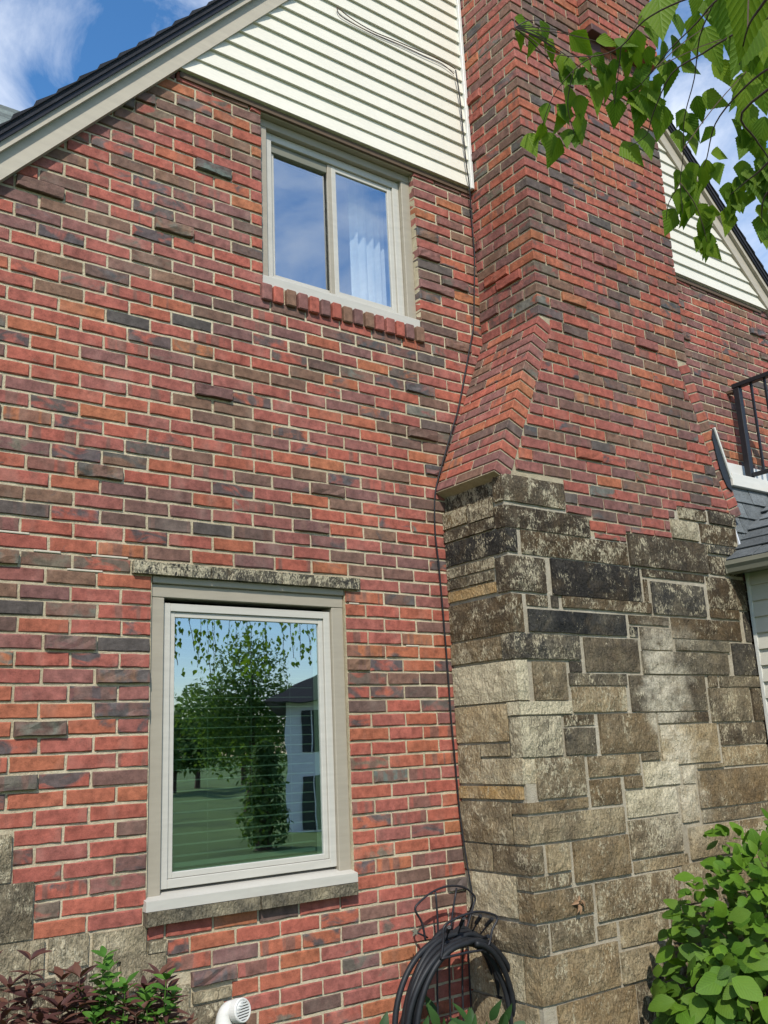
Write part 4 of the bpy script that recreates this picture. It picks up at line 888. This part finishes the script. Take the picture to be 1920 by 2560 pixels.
for x_, y_, s_, an in LV:
    dist = min(1.95, max(.78, FPX*.062/(s_*.7038))); size = s_*.7038/FPX*dist*1.24
    an = math.radians(an+rl.uniform(-12, 12)); dn = (CR*math.sin(an)-CU*math.cos(an)+CF*rl.uniform(-.35, .35)).normalized()
    c = at(*zz(x_, y_), dist); base = c-dn*size*.5
    nrm = -CF+CR*rl.uniform(-.8, .8)+CU*rl.uniform(-.3, .7)
    bp, bo = min(twig_pts, key=lambda q: (Vector(q[0])-base).length)
    put_leaf(rl.choice(bl_), base, dn, nrm, size, bo)
    if (bp-base).length < .25: Geo().tube(smooth_path([bp, (bp+base)/2+Vector((0, 0, .006)), base], 3), .0009, 4).build('leaf_stalk', BARK, bt)
# rest of the crown over and behind the camera (seen only mirrored in the panes)
g = Geo(); gt = Geo()
for k in range(46):
    a0 = Vector((rl.uniform(2.0, 4.4), rl.uniform(-5.6, -3.9), rl.uniform(3.0, 4.6))); ln = rl.uniform(.6, 1.7); P = [Vector((1.95, -4.9, a0.z+.8)), a0.lerp(Vector((1.95, -4.9, a0.z+.8)), .4)+Vector((0, 0, .25)), a0]
    if a0.z-ln < 2.45: ln = a0.z-2.45+rl.uniform(-.15, .1)
    q = a0.copy(); m_ = max(3, int(ln/.12))
    for j in range(m_): q = q+Vector((rl.uniform(-.02, .03), rl.uniform(-.02, .02), -ln/m_)); P.append(q.copy())
    if any(-100 < proj(p)[0] < 2020 and -100 < proj(p)[1] < 2660 for p in P): continue
    gt.tube(P, .003, 4)
    for p in P[2:]:
        for _ in range(4):
            b0 = p+Vector((rl.uniform(-.07, .07), rl.uniform(-.07, .07), rl.uniform(-.06, .03))); bake_leaf(g, bl_[0], b0, (rl.uniform(-.5, .5), rl.uniform(-.5, .5), -1), (rl.uniform(-1, 1), rl.uniform(-1, 1), .3), rl.uniform(.045, .07))
if g.v: g.build('crown', BIRCH, bt, kind='stuff'); gt.build('crown_twigs', BARK, bt, kind='stuff')

# large leaved bush beside the chimney
bush = empty('leafy_bush', (3.3, -1.05, 0), 'bushy green shrub with broad veined leaves beside the stone chimney base', 'shrub')
ru = random.Random(14); cB = Vector((3.46, -1.02, .36)); rB = Vector((.86, .42, .83)); g = Geo(); n_s = 0
def bsurf():
    while True:
        w = Vector((ru.gauss(0, 1), ru.gauss(0, 1), ru.gauss(0, 1))).normalized()
        if w.z > -.75: return w
cand = []
for k in range(3200):
    w = bsurf(); rr_ = ru.uniform(.62, 1.05)*(1+.16*mnoise.noise(w*3.4)); p = cB+Vector((w.x*rB.x, w.y*rB.y, w.z*rB.z))*rr_
    if p.z < .03 or p.y > -.56: continue
    nrm = Vector((w.x/rB.x, w.y/rB.y, w.z/rB.z)).normalized(); facing = nrm.dot((CAM-p).normalized()); px, py = proj(p)
    vis = facing > -.1 and px < 1960 and py < 2620
    cand.append((vis, rr_, p, nrm))
cand.sort(key=lambda q: (not q[0], -q[1]))
for k, (vis, rr_, p, nrm) in enumerate(cand):
    side = nrm.cross(Vector((0, 0, 1))); d_ = (side*ru.uniform(-1, 1)+nrm*.55+Vector((0, 0, ru.uniform(-.55, .25)))).normalized(); nn = (nrm*.8+Vector((-.35, -.45, .42))+Vector((ru.uniform(-.4, .4), ru.uniform(-.4, .4), 0)))
    sz = ru.uniform(.055, .115)*(1.2 if p.z < .7 else .9)
    if vis and n_s < 300: put_leaf(ru.choice(u_lit if ru.random() < (p.z-.25)/.75 else ub), p, d_, nn, sz, bush); n_s += 1  # brighter leaves higher up, darker ones low: shade put into leaf colour
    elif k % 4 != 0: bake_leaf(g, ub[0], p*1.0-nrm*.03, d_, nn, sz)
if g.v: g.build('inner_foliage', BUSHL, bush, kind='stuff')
for k in range(16):
    a = Vector((cB.x+ru.uniform(-.25, .25), cB.y+ru.uniform(-.12, .12), 0)); w = bsurf(); e = cB+Vector((w.x*rB.x, w.y*rB.y, abs(w.z)*rB.z))*.92
    Geo().tube(smooth_path([a, a.lerp(e, .5)+Vector((0, 0, .1)), e], 4), lambda t: .007*(1-t*.7), 5).build('stem', BARK, bush)

dry = leaf_mesh('dry_leaf', m_paint('dry_leaf_brown', (.22, .13, .07), .8), 1, .55, 6, 0, .5, .6, .4)
g = Geo(); q = onY(1447, 2258, YC-.022)
for k in range(6): bake_leaf(g, dry, q+Vector((ru.uniform(-.02, .02), 0, ru.uniform(-.012, .012))), (ru.uniform(-1, 1), -.25, ru.uniform(-.8, .8)), (ru.uniform(-.5, .5), -1, .4), ru.uniform(.025, .042))
g.build('dry_leaves', dry.materials[0], None, 'curled brown dead leaves caught on a pale chimney stone', 'dead leaves')

# burgundy shrub and the green sprigs in it
def stems(name, label, cat, loc, meshes, mat_stem, spec, seed, whorl, lsz, step):
    e = empty(name, loc, label, cat); rq = random.Random(seed); lv = []
    for x_, y_, top, lean in spec:
        a = Vector((x_+rq.uniform(-.03, .03), y_+rq.uniform(-.03, .03), .0)); b0 = Vector((x_+lean, y_+rq.uniform(-.05, .05), top)); S = smooth_path([a, a.lerp(b0, .5)+Vector((rq.uniform(-.04, .04), rq.uniform(-.03, .03), 0)), b0], 8)
        Geo().tube(S, lambda t: .0042*(1-t*.7), 5).build('stem', mat_stem, e)
        z_ = top; ph = rq.uniform(0, 6)
        while z_ > max(.35, top-.50):
            p = min(S, key=lambda q: abs(q.z-z_)); up = .9 if z_ > top-.03 else .35
            for k in range(whorl):
                w = ph+2*math.pi*k/whorl+rq.uniform(-.3, .3); lv.append((p+Vector((0, 0, z_-p.z)), Vector((math.cos(w), math.sin(w), up+rq.uniform(-.35, .35))), (rq.uniform(-.4, .4), rq.uniform(-.6, 0), 1), rq.uniform(*lsz)))
            ph += 1.2; z_ -= step*rq.uniform(.7, 1.3)
    lv.sort(key=lambda q: -q[0].z); g_ = Geo()
    for k, q in enumerate(lv):
        if k < 285: put_leaf(rq.choice(meshes), *q, e)
        else: bake_leaf(g_, meshes[0], *q)
    if g_.v: g_.build('lower_foliage', meshes[0].materials[0], e, kind='stuff')
    return e
rq = random.Random(2)
spec = [(-.12+.040*k+rq.uniform(-.02, .02), -.42+rq.uniform(-.13, .10), t_, rq.uniform(-.03, .05)) for k, t_ in enumerate([.99, .93, .90, 1.01, .86, .92, .88, .94, .84, .80, .83, .82, .84, .88, .80, .80, .70])]+[(-.25+.06*k, -.5, .8+.03*(k % 3), .02) for k in range(12)]
stems('burgundy_shrub', 'dark burgundy leaved shrub against the stone wall base', 'shrub', (.15, -.42, 0), dk, BARK, spec, 31, 4, (.058, .092), .034)
spec = [(.17, -.50, .99, .05), (.21, -.52, .95, .02), (.15, -.47, .88, .0), (.25, -.50, .90, .03), (.29, -.52, .84, .06), (.32, -.5, .86, .04), (.36, -.5, .90, .05), (.39, -.52, .83, .07), (.2, -.48, .82, -.03)]
stems('green_sprigs', 'upright bright green leafy sprigs among the burgundy shrub', 'shrub', (.25, -.5, 0), gn, GREENL, spec, 33, 3, (.040, .064), .026)
low = empty('low_plants', (1.85, -.33, 0), 'dark green low leaves growing under the hanging hose', 'plant'); rq = random.Random(4)
for k in range(60):
    p = Vector((rq.uniform(1.5, 2.18), rq.uniform(-.42, -.1), rq.uniform(.20, .42))); put_leaf(rq.choice(lwl), p, (rq.uniform(-.7, .7), rq.uniform(-.7, .2), rq.uniform(.2, 1.1)), (rq.uniform(-.5, .5), -.8, .6), rq.uniform(.09, .15), low)
g = Geo()
for k in range(14): x_ = 1.52+.048*k; g.tube([(x_, -.25, 0), (x_+rq.uniform(-.03, .03), -.26, .2), (x_+rq.uniform(-.04, .04), -.28, .36)], .004, 4)
g.build('stems', BARK, low)

# ------------------------------------------------------------------ what the panes mirror: neighbour, trees, power line behind the camera
nb = empty('neighbour_house', (13.0, -16.0, 0), 'white rendered neighbouring house with dark roof, mirrored in the tall window', 'house')
nA = Vector((9.45, -14.0, 0)); nU = Vector((1, .62, 0)).normalized(); nD = Vector((.62, -1, 0)).normalized(); nZ = Vector((0, 0, 1))
Geo().add(*bbox(nA, nU, nD, nZ, 10, 7, 2.72)).build('wall', NWALL, nb)
nP = lambda a, b, z: nA+nU*a+nD*b+nZ*z
Geo().add([nP(-.45, -.45, 2.68), nP(10.4, -.45, 2.68), nP(10.4, 7.4, 2.68), nP(-.45, 7.4, 2.68), nP(3.4, 3.5, 4.9), nP(7, 3.5, 4.9)], [(0, 1, 5, 4), (1, 2, 5), (2, 3, 4, 5), (3, 0, 4), (0, 3, 2, 1)]).build('roof', DARKSH, nb)
for x0, x1, z0, z1 in ((.36, 1.25, 1.62, 2.48), (.34, 1.4, .05, 1.10), (4, 5, 1.5, 2.4)):
    w_ = Geo().add(*bbox(nP(x0, -.03, z0), nU, nD, nZ, x1-x0, .04, z1-z0)).build('window', NDARK, nb)
    for k in range(1, 4): Geo().add(*bbox(nP(x0+(x1-x0)*k/4-.012, -.045, z0), nU, nD, nZ, .024, .014, z1-z0)).build('glazing_bar', NWALL, w_)
def leafy(name, label, base, trunk_h, blobs, n, lsz, seed, group=None):
    e = empty(name, base, label, 'tree', group); rq = random.Random(seed); g_ = Geo(); base = Vector(base)
    Geo().tube([base, base+Vector((0, 0, trunk_h))], lambda t: .16*(1-t*.7), 8).build('trunk', BARK, e)
    for k in range(n):
        c, rad = rq.choice(blobs); w = Vector((rq.gauss(0, 1), rq.gauss(0, 1), rq.gauss(0, 1))).normalized()*rq.random()**.4
        p = base+Vector(c)+Vector((w.x*rad[0], w.y*rad[1], w.z*rad[2])); bake_leaf(g_, far[0], p, (rq.uniform(-1, 1), rq.uniform(-1, 1), rq.uniform(-1, .3)), (w.x, w.y, .6), rq.uniform(*lsz))
    g_.build('crown', CONIF, e, kind='stuff'); return e
leafy('arborvitae', 'dark cone shaped evergreen beside the neighbouring house', (7.25, -11, 0), 1.2, [((0, 0, .5), (.5, .5, .5)), ((0, 0, 1.0), (.40, .40, .5)), ((0, 0, 1.5), (.24, .24, .4))], 2600, (.07, .13), 1)
leafy('willow_tree', 'tall feathery tree on the lawn, mirrored in the tall window', (12.6, -21.5, 0), 4.0, [((0, 0, 3.9), (1.3, 1.2, 1.3)), ((-1.0, 0, 2.9), (1.3, 1, 1.1)), ((1.2, 0, 2.8), (1.3, 1, 1.0)), ((0, 0, 1.8), (2.1, 1.2, 1.0))], 9000, (.08, .18), 2)
for k, (x_, y_, s_) in enumerate(((17.5, -38, 1.0), (20, -41, 1.2), (23.5, -43, 1.15), (15, -36, .9))):
    leafy('lawn_tree', ['round dark tree at the far lawn edge', 'broad tree behind the far lawn, mirrored left', 'large tree far behind the neighbour', 'small round tree at the lawn edge'][k], (x_, y_, 0), 2.0*s_, [((0, 0, 2.6*s_), (1.8*s_, 1.6*s_, 1.7*s_)), ((.9*s_, 0, 2.0*s_), (1.3*s_, 1.2, 1.2*s_))], 2200, (.2, .38), 20+k)
